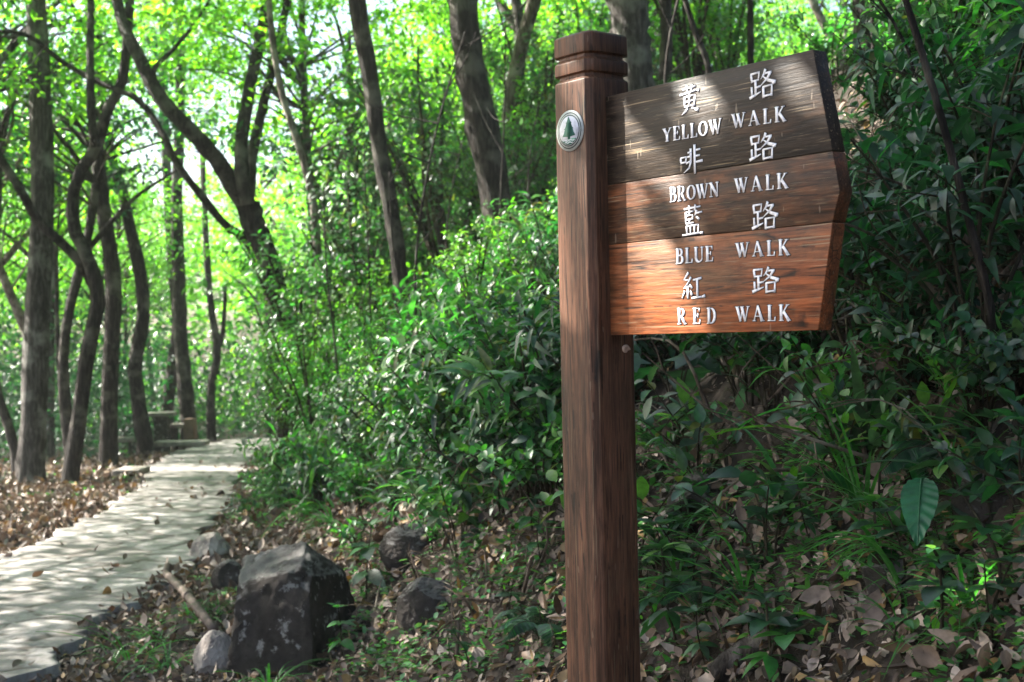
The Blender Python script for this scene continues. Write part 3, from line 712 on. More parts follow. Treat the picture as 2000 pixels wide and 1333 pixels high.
P0, P1 = at(305, 862, 26.5), at(405, 858, 26.5); mb = MB(); slab(mb, (0, 0, 0), ((P1[0]-P0[0])/2, .25, .045)); o = bevel(mb.build('stone_kerb', M['stone_grey'])); o.location = tuple(.5*(P0+P1)-np.array([0, 0, .06])); tag(o, 'long flat stone kerb between table and path', 'kerb stone')
P0, P1 = at(228, 918, 18.6), at(285, 908, 18.6); mb = MB(); slab(mb, (0, 0, 0), (.18, .3, .04)); o = bevel(mb.build('stone_kerb', M['stone_grey'])); o.location = tuple(.5*(P0+P1)-np.array([0, 0, .05])); tag(o, 'small edging stone beside the path in front of the bench', 'kerb stone')

# ------------------------------------------------------------------ trees
def crown_mesh(seed, rad, ncl, per, leafL, name='crown', mat='crown_mid', clr=.55, hollow=.25, kind='far', center=(0, 0, 0)):
    r = np.random.default_rng(seed); mb = MB()
    c = rvec(r, ncl)*(r.uniform(hollow, 1, ncl)**.6)[:, None]*np.asarray(rad)
    c *= (1+.25*np.sin(c[:, :1]*1.7+seed)*np.cos(c[:, 1:2]*1.3))
    P = []; 
    cl = np.repeat(np.arange(ncl), (per*r.uniform(.4, 1.6, ncl)).astype(int))
    n = len(cl); size = r.uniform(.5, 1.4, ncl)*clr
    off = r.standard_normal((n, 3))*np.array([.5, .5, .2]); P = c[cl]+off*size[cl][:, None] + np.asarray(center)
    D = unit(off*np.array([1, 1, .3]) + .8*rvec(r, n) + np.array([0, 0, -.25])); N = unit(np.array([0, 0, 1.0]) + .55*rvec(r, n))
    L = leafL*r.uniform(.6, 1.35, n)
    leaves(mb, P, D, N, L, L*r.uniform(.42, .62, n), r.uniform(0, .35, n), r.uniform(.05, .35, n), kind)
    return mb.mesh(name, M[mat]), c
def obj(name, me, parent=None):
    o = bpy.data.objects.new(name, me); COL.objects.link(o)
    if parent: o.parent = parent
    return o
def limb(mb, pts, w0, w1, Y, sides=9, rs=None, flare=False, n=20, lump=.06):
    P = smooth_path(pts, n)
    rr = np.linspace(w0, w1, len(P))/2/FPX*Y*.86
    if flare: rr = rr*(1+.45*np.exp(-np.linspace(0, 1, len(P))*22))
    mb.tube(P, rr, sides, lump=lump, rs=rs)
CROWNS = {}
def TW(root, axis, cl, r, n, mat):
    mb = MB(); axis = np.asarray(axis)
    for q in r.choice(len(cl), min(n, len(cl)), replace=False):
        e = cl[q]; d = np.linalg.norm(axis-e+np.array([0, 0, .6]), axis=1); a = axis[int(np.argmin(d))]
        mb.tube(smooth_path([a, .5*(a+e)+np.array([0, 0, .12])+.1*r.standard_normal(3), e], 7), np.linspace(.022, .006, 7), 5, cap=False)
    mb.build('twigs', M[mat], root, smooth=True)
def px_tree(name, label, limbs, Y, mat, crown=None, cat='tree', base=None, group=None):
    """limbs: list of (pixel polyline from low to high, start width px, end width px); first one is the trunk"""
    r = np.random.default_rng(abs(hash(label)) % 1000 if False else sum(map(ord, label)))
    first = limbs[0][0]
    p0 = at(first[0][0], first[0][1], Y); z0 = float(height(p0[0], Y))
    root = thing(name, label, cat, (p0[0], Y, z0), 0, group)
    mb = MB(); org = np.array([p0[0], Y, z0])
    tops = []
    for i, (pl_, w0, w1) in enumerate(limbs):
        pts = [at(x, y, Y + (0 if i == 0 else .35*math.sin(i*2.1+k*.7))) for k, (x, y) in enumerate(pl_)]
        if i == 0:
            g0 = pts[0].copy(); g0[2] = z0-.15
            if pts[0][2]-z0 > .12: pts = [g0] + pts
            else: pts[0][2] = z0-.12
        pts = [p-org for p in pts]
        limb(mb, pts, w0, w1, Y, 10 if w0 > 25 else 7, r, flare=(i == 0 and w0 > 28), n=26)
        tops.append(pts[-1])
    mb.build('trunk', M[mat], root, smooth=True)
    if crown:
        me, cz, rr = crown
        if isinstance(me, str): me = CROWNS[me][0]
        t = tops[0]; o = obj('crown', me, root); o.location = (t[0]+rr*math.sin(len(label)), t[1]+rr*math.cos(len(label)*1.7), cz - org[2] if cz else t[2]+1); o.rotation_euler = (0, 0, len(label)*.9)
        Rz = np.array(Matrix.Rotation(len(label)*.9, 3, 'Z')); TW(root, [t*.6+np.array(o.location)*.4, t, .5*(t+np.array(o.location)), np.array(o.location)], (CROWNS[crown[0]][1]@Rz.T)+np.array(o.location), r, 22, mat)
    return root
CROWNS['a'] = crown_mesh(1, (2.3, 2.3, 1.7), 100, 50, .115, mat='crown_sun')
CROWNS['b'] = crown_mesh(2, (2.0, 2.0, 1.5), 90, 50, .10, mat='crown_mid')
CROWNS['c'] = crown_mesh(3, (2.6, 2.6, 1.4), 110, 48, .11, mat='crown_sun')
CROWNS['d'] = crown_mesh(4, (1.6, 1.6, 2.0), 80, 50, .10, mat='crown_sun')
CROWNS['f'] = crown_mesh(6, (2.2, 2.2, .9), 110, 75, .13, mat='leaf_deep')
CROWNS['e'] = crown_mesh(5, (2.2, 2.2, 1.2), 55, 40, .12, mat='leaf_deep')

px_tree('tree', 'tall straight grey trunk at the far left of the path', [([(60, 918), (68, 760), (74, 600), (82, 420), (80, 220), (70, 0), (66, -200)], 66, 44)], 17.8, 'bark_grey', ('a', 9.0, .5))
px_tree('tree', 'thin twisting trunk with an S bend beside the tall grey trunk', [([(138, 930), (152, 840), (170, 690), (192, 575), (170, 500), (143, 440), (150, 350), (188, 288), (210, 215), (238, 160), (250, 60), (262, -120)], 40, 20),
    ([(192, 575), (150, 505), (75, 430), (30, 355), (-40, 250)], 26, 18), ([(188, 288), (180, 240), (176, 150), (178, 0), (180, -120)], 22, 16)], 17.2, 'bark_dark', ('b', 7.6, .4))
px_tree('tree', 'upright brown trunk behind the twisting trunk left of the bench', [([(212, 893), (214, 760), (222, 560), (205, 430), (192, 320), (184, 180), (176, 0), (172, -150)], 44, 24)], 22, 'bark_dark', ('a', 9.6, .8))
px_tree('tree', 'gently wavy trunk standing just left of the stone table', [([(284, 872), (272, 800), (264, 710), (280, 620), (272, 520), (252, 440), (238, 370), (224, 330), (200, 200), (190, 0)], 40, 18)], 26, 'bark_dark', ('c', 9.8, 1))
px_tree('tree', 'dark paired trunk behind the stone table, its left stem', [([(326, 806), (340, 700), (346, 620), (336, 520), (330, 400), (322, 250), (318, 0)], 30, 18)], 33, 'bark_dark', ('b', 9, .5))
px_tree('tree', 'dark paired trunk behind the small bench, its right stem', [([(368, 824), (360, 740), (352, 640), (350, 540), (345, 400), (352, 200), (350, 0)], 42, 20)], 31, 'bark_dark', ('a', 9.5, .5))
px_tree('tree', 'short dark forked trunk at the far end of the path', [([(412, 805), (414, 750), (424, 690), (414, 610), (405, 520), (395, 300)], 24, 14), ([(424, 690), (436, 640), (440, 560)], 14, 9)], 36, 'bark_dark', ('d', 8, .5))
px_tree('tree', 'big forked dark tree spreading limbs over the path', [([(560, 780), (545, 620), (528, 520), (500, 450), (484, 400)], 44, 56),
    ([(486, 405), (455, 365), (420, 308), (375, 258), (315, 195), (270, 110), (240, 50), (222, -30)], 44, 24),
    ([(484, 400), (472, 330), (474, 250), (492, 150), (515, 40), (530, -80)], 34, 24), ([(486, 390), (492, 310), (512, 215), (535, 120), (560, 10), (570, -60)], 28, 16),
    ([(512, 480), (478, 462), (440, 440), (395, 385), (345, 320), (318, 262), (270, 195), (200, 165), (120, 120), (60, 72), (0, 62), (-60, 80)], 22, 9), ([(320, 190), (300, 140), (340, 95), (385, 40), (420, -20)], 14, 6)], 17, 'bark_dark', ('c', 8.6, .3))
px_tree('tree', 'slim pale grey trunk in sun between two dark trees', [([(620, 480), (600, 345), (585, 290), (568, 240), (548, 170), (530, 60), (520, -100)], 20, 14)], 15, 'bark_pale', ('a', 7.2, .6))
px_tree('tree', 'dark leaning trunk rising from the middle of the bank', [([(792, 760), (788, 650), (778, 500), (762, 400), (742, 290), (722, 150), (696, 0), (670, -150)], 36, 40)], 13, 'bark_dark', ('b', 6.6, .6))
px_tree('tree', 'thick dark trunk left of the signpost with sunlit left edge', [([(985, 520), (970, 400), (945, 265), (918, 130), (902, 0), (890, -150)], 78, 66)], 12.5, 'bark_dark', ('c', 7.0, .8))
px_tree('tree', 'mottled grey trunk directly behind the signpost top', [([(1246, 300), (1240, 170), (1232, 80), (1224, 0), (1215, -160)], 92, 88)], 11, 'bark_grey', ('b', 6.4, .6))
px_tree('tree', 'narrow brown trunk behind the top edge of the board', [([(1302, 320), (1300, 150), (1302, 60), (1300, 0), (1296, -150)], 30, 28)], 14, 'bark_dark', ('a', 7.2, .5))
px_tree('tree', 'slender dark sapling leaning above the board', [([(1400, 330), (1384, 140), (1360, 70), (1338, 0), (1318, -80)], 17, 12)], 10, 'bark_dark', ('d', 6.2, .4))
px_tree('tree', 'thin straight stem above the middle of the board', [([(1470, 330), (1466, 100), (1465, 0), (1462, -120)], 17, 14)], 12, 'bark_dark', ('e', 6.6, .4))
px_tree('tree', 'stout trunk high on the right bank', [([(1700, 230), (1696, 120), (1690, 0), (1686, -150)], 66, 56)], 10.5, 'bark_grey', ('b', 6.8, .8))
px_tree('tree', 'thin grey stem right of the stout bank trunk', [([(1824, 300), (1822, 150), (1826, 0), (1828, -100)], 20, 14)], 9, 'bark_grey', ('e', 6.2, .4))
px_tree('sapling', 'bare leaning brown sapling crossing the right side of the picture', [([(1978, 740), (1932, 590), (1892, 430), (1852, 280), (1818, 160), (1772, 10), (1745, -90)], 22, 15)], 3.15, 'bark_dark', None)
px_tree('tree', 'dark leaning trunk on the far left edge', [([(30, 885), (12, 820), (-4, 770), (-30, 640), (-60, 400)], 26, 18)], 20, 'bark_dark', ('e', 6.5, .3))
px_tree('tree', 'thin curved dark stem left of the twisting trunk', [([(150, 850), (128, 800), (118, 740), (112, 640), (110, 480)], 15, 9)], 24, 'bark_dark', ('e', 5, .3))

# the wood beyond: single trees, copies of three kinds
protos = []
for k, (cr, mat, sd) in enumerate((('a', 'bark_dark', 31), ('c', 'bark_grey', 32), ('b', 'bark_dark', 33), ('d', 'bark_pale', 34), ('e', 'bark_dark', 35))):
    r = np.random.default_rng(sd)
    root = thing('tree', 'slender tree standing in the blurred wood beyond the path', 'tree', (0, 0, -50), 0, 'slender trees in the wood beyond')
    mb = MB(); h = 6.5
    P = smooth_path([(0, 0, -.3), (.1*r.standard_normal(), 0, 1.6), (.3*r.standard_normal(), .2*r.standard_normal(), 3.4), (.5*r.standard_normal(), .3, 5), (.3, .2, h)], 22)
    mb.tube(P, np.linspace(.085, .04, 22)*(1+.5*np.exp(-np.linspace(0, 12, 22))), 8, lump=.06, rs=r)
    for q in range(4):
        i = 9+q*3; a = r.uniform(0, 6.28); e = P[i]+np.array([math.cos(a)*1.3, math.sin(a)*1.3, 1.2]); mb.tube(smooth_path([P[i], .5*(P[i]+e)+(0, 0, .15), e], 8), np.linspace(.045, .015, 8), 6)
    mb.build('trunk', M[mat], root, smooth=True)
    o = obj('crown', CROWNS[cr][0], root); o.location = (P[-1][0], P[-1][1], 5.2)
    TW(root, [p for p in P[8:]], CROWNS[cr][1]+np.array(o.location), r, 34, mat)
    protos.append(root)
r = np.random.default_rng(77)
spots = []
tries = 0
while len(spots) < 80 and tries < 8000:
    tries += 1
    y = r.uniform(16, 46); x = r.uniform(-.46*y-1, .12*y) if r.random() < .68 else r.uniform(.08*y, .45*y)
    if on_path(x, y, 1.2): continue
    if -9 < x < -5 and y < 33 and x > -.37*y-1: pass
    if any((x-a)**2+(y-b_)**2 < 2.4 for a, b_ in spots): continue
    if abs(x+.235*y) < .02*y+.4 and r.random() < .7: continue
    if abs(x-.05*y) < .035*y and y < 22: continue       # keeps the bright gap above the path thin
    spots.append((x, y))
for i, (x, y) in enumerate(spots):
    loc = (x, y, float(height(x, y))); rz = r.uniform(0, 6.28); sc = r.uniform(.85, 1.25)
    p = protos[i % 5]
    if i < 5: p.location = loc; p.rotation_euler = (0, 0, rz); p.scale = (sc,)*3
    else: dup(p, loc, rz, sc)

# far woodland, one leafy mass closing the view
mb = MB(); r = np.random.default_rng(5)
n = 90000
x = r.uniform(-46, 36, n); y = r.uniform(46, 62, n); hmax = 9.5+3.0*(.5+.5*np.sin(x*.45+1.0)*np.sin(x*.21+.4)) - 2.0*np.exp(-((x+.245*y)/1.6)**2)
z = r.uniform(0, 1, n)**1.2*hmax + height(x, y)*1.0
cl = np.sin(x*1.9+y*.7)*np.sin(z*2.1+x*.6)*np.sin(y*1.3-z) > -.12
P = np.c_[x, y, z][cl]; m_ = len(P)
leaves(mb, P, rvec(r, m_)*np.array([1, 1, .5]), unit(np.array([0, 0, 1.])+.8*rvec(r, m_)), r.uniform(.25, .5, m_), r.uniform(.16, .3, m_), .2, .2, 'far')
o = mb.build('far_woodland', M['crown_mid']); tag(o, 'hazy mass of green woodland closing the view beyond the trees', 'woodland', kind='stuff')
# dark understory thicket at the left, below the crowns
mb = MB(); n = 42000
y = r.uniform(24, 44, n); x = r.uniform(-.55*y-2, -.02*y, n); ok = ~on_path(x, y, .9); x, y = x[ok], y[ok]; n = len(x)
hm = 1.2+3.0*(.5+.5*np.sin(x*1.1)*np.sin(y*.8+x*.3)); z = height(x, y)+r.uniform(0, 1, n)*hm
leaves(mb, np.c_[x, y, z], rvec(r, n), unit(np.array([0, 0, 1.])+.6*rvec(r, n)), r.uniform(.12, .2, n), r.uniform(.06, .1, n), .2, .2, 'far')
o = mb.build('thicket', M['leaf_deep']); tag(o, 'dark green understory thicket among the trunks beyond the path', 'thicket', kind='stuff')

# ------------------------------------------------------------------ unseen shade tree added at left, crown shaped to dapple sign, post and path
def to_plane(px, py, yl): r_ = ray(px, py); q0 = POST+BK*yl; return CAM + r_*(((q0-CAM)@BK)/(r_@BK))
def inside(poly, X, Z):
    c = np.zeros(len(X), bool); n = len(poly)
    for i in range(n):
        x1, z1_ = poly[i]; x2, z2_ = poly[(i+1) % n]
        cond = ((z1_ > Z) != (z2_ > Z)) & (X < (x2-x1)*(Z-z1_)/(z2_-z1_+1e-12)+x1); c ^= cond
    return c
def lit_windows(P, near=False):
    """probability that a leaf at P must be left out so the sun patches of the photo stay open"""
    out = np.zeros(len(P))
    for yl, polys in ((-.016, LIT_B if near else ALL_B), (-HS, LIT_P if near else ALL_P)):
        q0 = POST+BK*yl; t = ((P-q0)@BK)/(SUN@BK); H = P - t[:, None]*SUN
        X = (H-POST)@SD; Z = H[:, 2]
        for poly, pr_ in polys:
            uv = [((to_plane(*q, yl)-POST)@SD, to_plane(*q, yl)[2]) for q in poly]
            out = np.maximum(out, inside(uv, X, Z)*pr_)
    return out
ALL_B = [([(1150, 60), (1700, 60), (1700, 720), (1150, 720)], 1.0)]
ALL_P = [([(1040, 160), (1180, 160), (1180, 900), (1040, 900)], 1.0)]
LIT_B = [([(1160, 700), (1160, 500), (1300, 470), (1345, 560), (1400, 700)], 1.0), ([(1160, 700), (1160, 480), (1320, 440), (1400, 470), (1480, 500), (1500, 520), (1500, 620), (1420, 700)], .55), ([(1500, 520), (1600, 560), (1600, 610), (1500, 620)], .35),
         ([(1160, 200), (1330, 160), (1430, 150), (1390, 250), (1330, 310), (1330, 400), (1420, 480), (1300, 510), (1160, 510)], .82),
         ([(1530, 130), (1600, 110), (1630, 300), (1560, 290)], .8), ([(1440, 370), (1520, 350), (1560, 480), (1420, 480)], .55)]
LIT_P = [([(1070, 330), (1160, 300), (1160, 560), (1070, 600)], 1.0), ([(1070, 600), (1160, 640), (1160, 860), (1080, 860)], .5), ([(1070, 220), (1160, 200), (1160, 330), (1070, 330)], .4)]
shade = thing('unseen_shade_tree', 'unseen leafy tree added at the left to dapple the sign and path', 'tree', (-8.2, 5.2, float(height(-8.2, 5.2))))
mb = MB(); r = np.random.default_rng(91)
n = 34000
yt = r.uniform(1.2, 6.3, n); xt = foot(yt)+r.uniform(.2, 3.4, n); zt_ = height(xt, yt) + r.uniform(0, 1.6, n)
A1 = np.c_[xt, yt, zt_]; A1[: n//3] = np.c_[r.uniform(-.2, 1.2, n//3), r.uniform(2.2, 4, n//3), r.uniform(.6, 2.4, n//3)]
n2_ = 60000
yt = r.uniform(3.5, 19, n2_); xt = foot(yt)+r.uniform(-4.5, 1.2, n2_); A2 = np.c_[xt, yt, height(xt, yt)+r.uniform(0, 1.2, n2_)]
A2 = A2[(A2[:, 0] > np.interp(A2[:, 1], PY, PL)-.1) | (r.random(n2_) < .12)]
A_ = np.concatenate([A1, A2]); tt = (8.2+r.normal(0, .8, len(A_)) + .8*np.sin(A_[:, 1]*1.3)) ; P = A_ + SUN*tt[:, None]
n = len(P); L = r.uniform(.07, .14, n); D = unit(rvec(r, n)*np.array([1, 1, .5])); NN = unit(SUN*1.2+.7*rvec(r, n)); Sd = unit(np.cross(D, NN))
pr0 = np.max([lit_windows(P+D*L[:, None]*a+Sd*L[:, None]*b_) for a, b_ in ((0, 0), (.5, .28), (.5, -.28), (1, 0))], axis=0)
keep = r.random(n) > pr0
# leaf spray added to shape the board's shadows, 3.5 m up-sun of the sign
nb = 9000
Q = np.concatenate([np.array([to_plane(a, b_, -.016) for a, b_ in zip(r.uniform(1130, 1720, nb), r.uniform(40, 740, nb))]), np.array([to_plane(a, b_, -HS) for a, b_ in zip(r.uniform(1020, 1190, nb//2), r.uniform(20, 1300, nb//2))])])
Q = Q + SUN*(3.5+r.normal(0, .22, len(Q)))[:, None]; m_ = len(Q)
Lq = r.uniform(.05, .09, m_); Dq = unit(rvec(r, m_)*np.array([1, 1, .5])); Nq = unit(SUN*1.2+.6*rvec(r, m_)); Sq = unit(np.cross(Dq, Nq))
prq = np.max([lit_windows(Q+Dq*Lq[:, None]*a+Sq*Lq[:, None]*b_, True) for a, b_ in ((0, 0), (.5, .26), (.5, -.26), (1, 0))], axis=0)
cell = np.sin(Q[:, 0]*23+Q[:, 2]*9)*np.sin(Q[:, 2]*19-Q[:, 1]*12)*.5+.5          # whole sprays missing rather than single leaves
kq = (.75*cell+.25*r.random(m_)) > prq*1.02-.0
Q, Lq, Dq, Nq = Q[kq], Lq[kq], Dq[kq], Nq[kq]; NQ = len(Q)
P, L, D, NN = np.concatenate([P[keep], Q]), np.concatenate([L[keep], Lq]), np.concatenate([D[keep], Dq]), np.concatenate([NN[keep], Nq])
keep = np.abs(P[:, 0]) > .40*np.abs(P[:, 1])+.4
P, L, D, NN = P[keep], L[keep], D[keep], NN[keep]; n = len(P); org = np.array(shade.location)
leaves(mb, P-org, D, NN, L, L*r.uniform(.45, .6, n), .15, .15, 'far')
mb.build('crown', M['crown_mid'], shade)
mb = MB(); c = P.mean(0)-org
trk = smooth_path([(0, 0, -.3), (.2, 0, 2), (.1, .2, 4), (.5, .3, c[2])], 16); mb.tube(trk, np.linspace(.24, .1, 16), 10, lump=.05, rs=r)
for q in range(18):
    e = (P[r.integers(len(P))] if q < 14 else P[len(P)-1-r.integers(NQ//2)])-org; i = 8+q % 7; mb.tube(smooth_path([trk[i], .5*(trk[i]+e)+(0, 0, .2), e], 10), np.linspace(.06 if q < 14 else .025, .010 if q < 14 else .004, 10), 6)
mb.build('trunk', M['bark_grey'], shade, smooth=True)

for k, (x, y, cz, nm) in enumerate(((3.6, 4.4, 6.2, 'unseen broad leafy tree arching over the right bank from beyond the frame'), (4.9, 7.6, 8.0, 'second unseen broad leafy tree above the right bank beyond the frame'), (2.6, 1.2, 4.9, 'unseen leafy tree standing behind the viewer on the right bank'), (5.6, 5.9, 7.0, 'third unseen broad leafy tree arching over the top of the right bank'))):
    if nm:  # unseen trees put in to shade the right bank from the sky
        z0 = float(height(x, y)); t_ = thing('unseen_shade_tree', nm, 'tree', (x, y, z0)); mb = MB()
        q = smooth_path([(0, 0, -.3), (.1, 0, (cz-z0)*.5), (-.3, .1, cz-z0)], 14); mb.tube(q, np.linspace(.2, .08, 14), 10, lump=.05, rs=r); mb.build('trunk', M['bark_dark'], t_, smooth=True)
        o = obj('crown', CROWNS['f'][0], t_); o.location = (-1.0, .2, cz-z0)

# ------------------------------------------------------------------ plants
def plant_obj(name, label, cat, foliage, stems, fmat, smat='stem', group=None):
    root = thing(name, label, cat, (0, 0, -50), 0, group)
    stems.build('stem', M[smat], root, smooth=True); foliage.build('foliage', M[fmat], root, smooth=True); return root
def shrub(seed, h=.8, spread=.5, nst=7, leafL=.085, nl=16, droop=.35, kind='near', wr=(.34, .46), branch=2):
    r = np.random.default_rng(seed); fo, st = MB(), MB(); PP, DD, NN, LL = [], [], [], []
    def stem_run(P, r0, nleaf, t0):
        st.tube(P, np.linspace(r0, r0*.35, len(P)), 5, cap=False)
        for k in range(nleaf):
            t = t0+(1-t0)*(k+r.uniform(.2, .8))/nleaf; f = t*(len(P)-1); i = min(int(f), len(P)-2); p = P[i]+(P[i+1]-P[i])*(f-i)
            T = unit(P[i+1]-P[i]); a = k*2.4+r.uniform(-.4, .4); ref = unit(np.cross(T, [.3, .2, 1.])+1e-4); b2 = np.cross(T, ref)
            out = math.cos(a)*ref+math.sin(a)*b2
            d = unit(out*1.0+T*r.uniform(.2, .8)+np.array([0, 0, .12])); PP.append(p+out*.006); DD.append(d); NN.append(unit(np.array([0, 0, 1.])+.5*T+.35*r.standard_normal(3))); LL.append(leafL*r.uniform(.6, 1.25))
    for s in range(nst):
        a = s/nst*6.28+r.uniform(-.5, .5); q = r.uniform(.25, 1)*spread; hh = h*r.uniform(.55, 1.05)
        P = smooth_path([(0.02*math.cos(a), .02*math.sin(a), -.05), (q*.25*math.cos(a), q*.25*math.sin(a), hh*.45), (q*.7*math.cos(a+.2), q*.7*math.sin(a+.2), hh*.82), (q*math.cos(a+.3), q*math.sin(a+.3), hh)], 12)
        stem_run(P, .006*max(h, .4)/.6, nl, .3)
        for b_ in range(branch):
            i = r.integers(4, 9); dr = unit(np.array([r.standard_normal(), r.standard_normal(), .5])); ln = h*r.uniform(.2, .4)
            stem_run(smooth_path([P[i], P[i]+dr*ln*.6, P[i]+dr*ln+np.array([0, 0, -.02])], 6), .003, nl//2, .15)
    n = len(PP); L = np.array(LL)
    leaves(fo, np.array(PP), np.array(DD), np.array(NN), L, L*r.uniform(*wr, n)/.8, droop*r.uniform(.2, 1.6, n), r.uniform(.1, .6, n), kind, r.uniform(-.5, .5, n))
    return fo, st
def rosette(seed, h=.3, whorls=3, per=6, leafL=.12, wr=.36, droop=.35):
    r = np.random.default_rng(seed); fo, st = MB(), MB(); PP, DD, NN, LL = [], [], [], []
    P = smooth_path([(0, 0, -.05), (.02*r.standard_normal(), .02*r.standard_normal(), h*.5), (.05*r.standard_normal(), .05*r.standard_normal(), h)], 8); st.tube(P, np.linspace(.005, .003, 8), 5, cap=False)
    for w in range(whorls):
        t = 1-.28*w; p = P[min(7, int(t*7))]
        for k in range(per-(w == 0)*1):
            a = k/per*6.28+w*.5+r.uniform(-.25, .25); PP.append(p); e = .45-.3*w+r.uniform(-.15, .2)
            DD.append([math.cos(a), math.sin(a), e]); NN.append(unit(np.array([-.3*math.cos(a), -.3*math.sin(a), 1.])+.2*r.standard_normal(3))); LL.append(leafL*(1 if w else .7)*r.uniform(.75, 1.15))
    L = np.array(LL); n = len(L)
    leaves(fo, np.array(PP), np.array(DD), np.array(NN), L, L*wr*r.uniform(.85, 1.15, n)/.8, droop*r.uniform(.5, 1.4, n), r.uniform(.1, .3, n), 'near', r.uniform(-.2, .2, n)); return fo, st
def blades(seed, n=18, L=.4, w=.010, spread=1.0, up=1.2, seg=9, droop=1.0):
    r = np.random.default_rng(seed); mb = MB()
    for k in range(n):
        a = r.uniform(0, 6.28); l = L*r.uniform(.5, 1.15); d = np.array([math.cos(a)*spread, math.sin(a)*spread, up*r.uniform(.6, 1.4)]); d = unit(d)
        t = np.linspace(0, 1, seg); P = np.array([.02*math.cos(a), .02*math.sin(a), 0]) + t[:, None]*l*d + (t**2.2)[:, None]*np.array([d[0]*.25*l, d[1]*.25*l, -l*.62*droop*r.uniform(.5, 1.3)])
        sd = unit(np.cross(d, [0, 0, 1.])); ww = w*(1-t**2.2)*np.minimum(1, .5+2*t)*r.uniform(.7, 1.2)
        V = np.concatenate([P-sd*ww[:, None]/2, P+np.array([0, 0, -.15*w]), P+sd*ww[:, None]/2]); F = []
        for i in range(seg-1): F += [[i, i+1, seg+i+1, seg+i], [seg+i, seg+i+1, 2*seg+i+1, 2*seg+i]]
        mb.add(V, F)
    return mb
def fern(seed, nf=6, L=.32):
    r = np.random.default_rng(seed); fo, st = MB(), MB()
    for k in range(nf):
        a = k/nf*6.28+r.uniform(-.4, .4); l = L*r.uniform(.7, 1.1); e = np.array([math.cos(a), math.sin(a), 0])
        P = smooth_path([(0, 0, -.02), e*l*.3+(0, 0, l*.45), e*l*.7+(0, 0, l*.5), e*l+(0, 0, l*.28)], 22); st.tube(P, np.linspace(.003, .001, 22), 4, cap=False)
        T = unit(np.gradient(P, axis=0)); sd = unit(np.cross(T, [0, 0, 1.]))
        for s in (-1, 1):
            i = np.arange(4, 22); tt = (i-4)/18.; ln = l*.26*np.sin(np.clip(tt*.85+.15, 0, 1)*math.pi)**.8
            for jj in range(2):
                pos = P[i]+(P[np.minimum(i+1, 21)]-P[i])*.5*jj
                leaves(fo, pos, sd[i]*s+.35*T[i]+np.array([0, 0, -.15]), np.array([0, 0, 1.])+.1*r.standard_normal((18, 3)), ln+.004, (ln+.004)*.24, .2, .1, 'mid')
    return fo, st
LOBED = [(0, 0), (-.12, -.10), (-.30, .02), (-.62, -.02), (-.48, .18), (-.66, .48), (-.40, .46), (-.26, .62), (-.20, .58), (-.14, .82), (0, 1.08), (.14, .82), (.20, .58), (.26, .62), (.40, .46), (.66, .48), (.48, .18), (.62, -.02), (.30, .02), (.12, -.10)]
def lobed_plant(seed, nl=6, h=.32, L=.15):
    r = np.random.default_rng(seed); fo, st = MB(), MB()
    for k in range(nl):
        a = k/nl*6.28+r.uniform(-.3, .3); q = r.uniform(.08, .2); top = np.array([math.cos(a)*q, math.sin(a)*q, h*r.uniform(.7, 1.1)])
        st.tube(smooth_path([(0, 0, -.03), top*np.array([.3, .3, .7]), top], 8), .0025, 5, cap=False)
        D = unit(np.array([math.cos(a), math.sin(a), -.25])); N = unit(np.array([0, 0, 1.])+.3*r.standard_normal(3)); Sd = unit(np.cross(D, N)); N = np.cross(Sd, D); l = L*r.uniform(.75, 1.1)
        V = [top+l*.42*D]+[top+Sd*x*l+D*y*l+N*(.12*l*abs(x)-.25*l*max(0, y)**2) for x, y in LOBED]; m = len(LOBED)
        fo.add(V, [[0, 1+i, 1+(i+1) % m] for i in range(m)])
    return fo, st
def big_leaf(seed, L=.24, W=.11, n=1, h=.3, droop=.9):
    """large hanging leaves with rippled side veins"""
    r = np.random.default_rng(seed); fo, st = MB(), MB()
    for k in range(n):
        a = -1.57+r.uniform(-.5, .5)+k*2.2; p = np.array([.05*math.cos(a), .05*math.sin(a), h]); st.tube(smooth_path([(0, 0, -.03), p*np.array([.2, .2, .7]), p], 8), .003, 5, cap=False)
        nt_, nw_ = 40, 5; t = np.linspace(0, 1, nt_); prof_ = np.sin(np.clip(t**.85*.95+.03, 0, 1)*math.pi)**.85
        D = np.array([math.cos(a), math.sin(a), 0]); Sd = np.array([-math.sin(a), math.cos(a), 0]); V = []
        for i in range(nt_):
            c_ = p + D*L*(.55*t[i]) + np.array([0, 0, L*(.12*t[i]-droop*t[i]**1.5)])
            for j in range(-nw_, nw_+1):
                u = j/nw_; V.append(c_+Sd*u*W/2*prof_[i]+np.array([0, 0, .02*abs(u)*W])+(.4*D+np.array([0, 0, .4]))*.05*L*(math.sin(t[i]*52-abs(u)*6)*min(1, abs(u)*2.5)*.55+.35*abs(u)))
        m = 2*nw_+1; fo.tube(np.array([V[i*m+nw_] for i in range(nt_)])+np.array([0, -.002, .001]), np.linspace(.0028, .0008, nt_), 5, cap=False)
        I_ = [[i*m+j, i*m+j+1, (i+1)*m+j+1, (i+1)*m+j] for i in range(nt_-1) for j in range(m-1)]; fo.add(V, I_)
    return fo, st

def put(root, P, rz, sc=1.0, tilt=(0, 0)):
    root.location = P; root.rotation_euler = (*tilt, rz); root.scale = (sc,)*3; return root
def single(name, label, cat, gen, fmat, px, py, rz=0, sc=1.0, tilt=(0, 0)):
    fo, st = gen; root = plant_obj(name, label, cat, fo, st, fmat); P = hit(px, py); return put(root, P-np.array([0, 0, .01]), rz, sc, tilt)
def single_blades(name, label, mb, px, py, rz=0, sc=1.0, mat='grass'):
    o = mb.build(name, M[mat], smooth=True); tag(o, label, 'grass tuft'); put(o, hit(px, py), rz, sc); return o
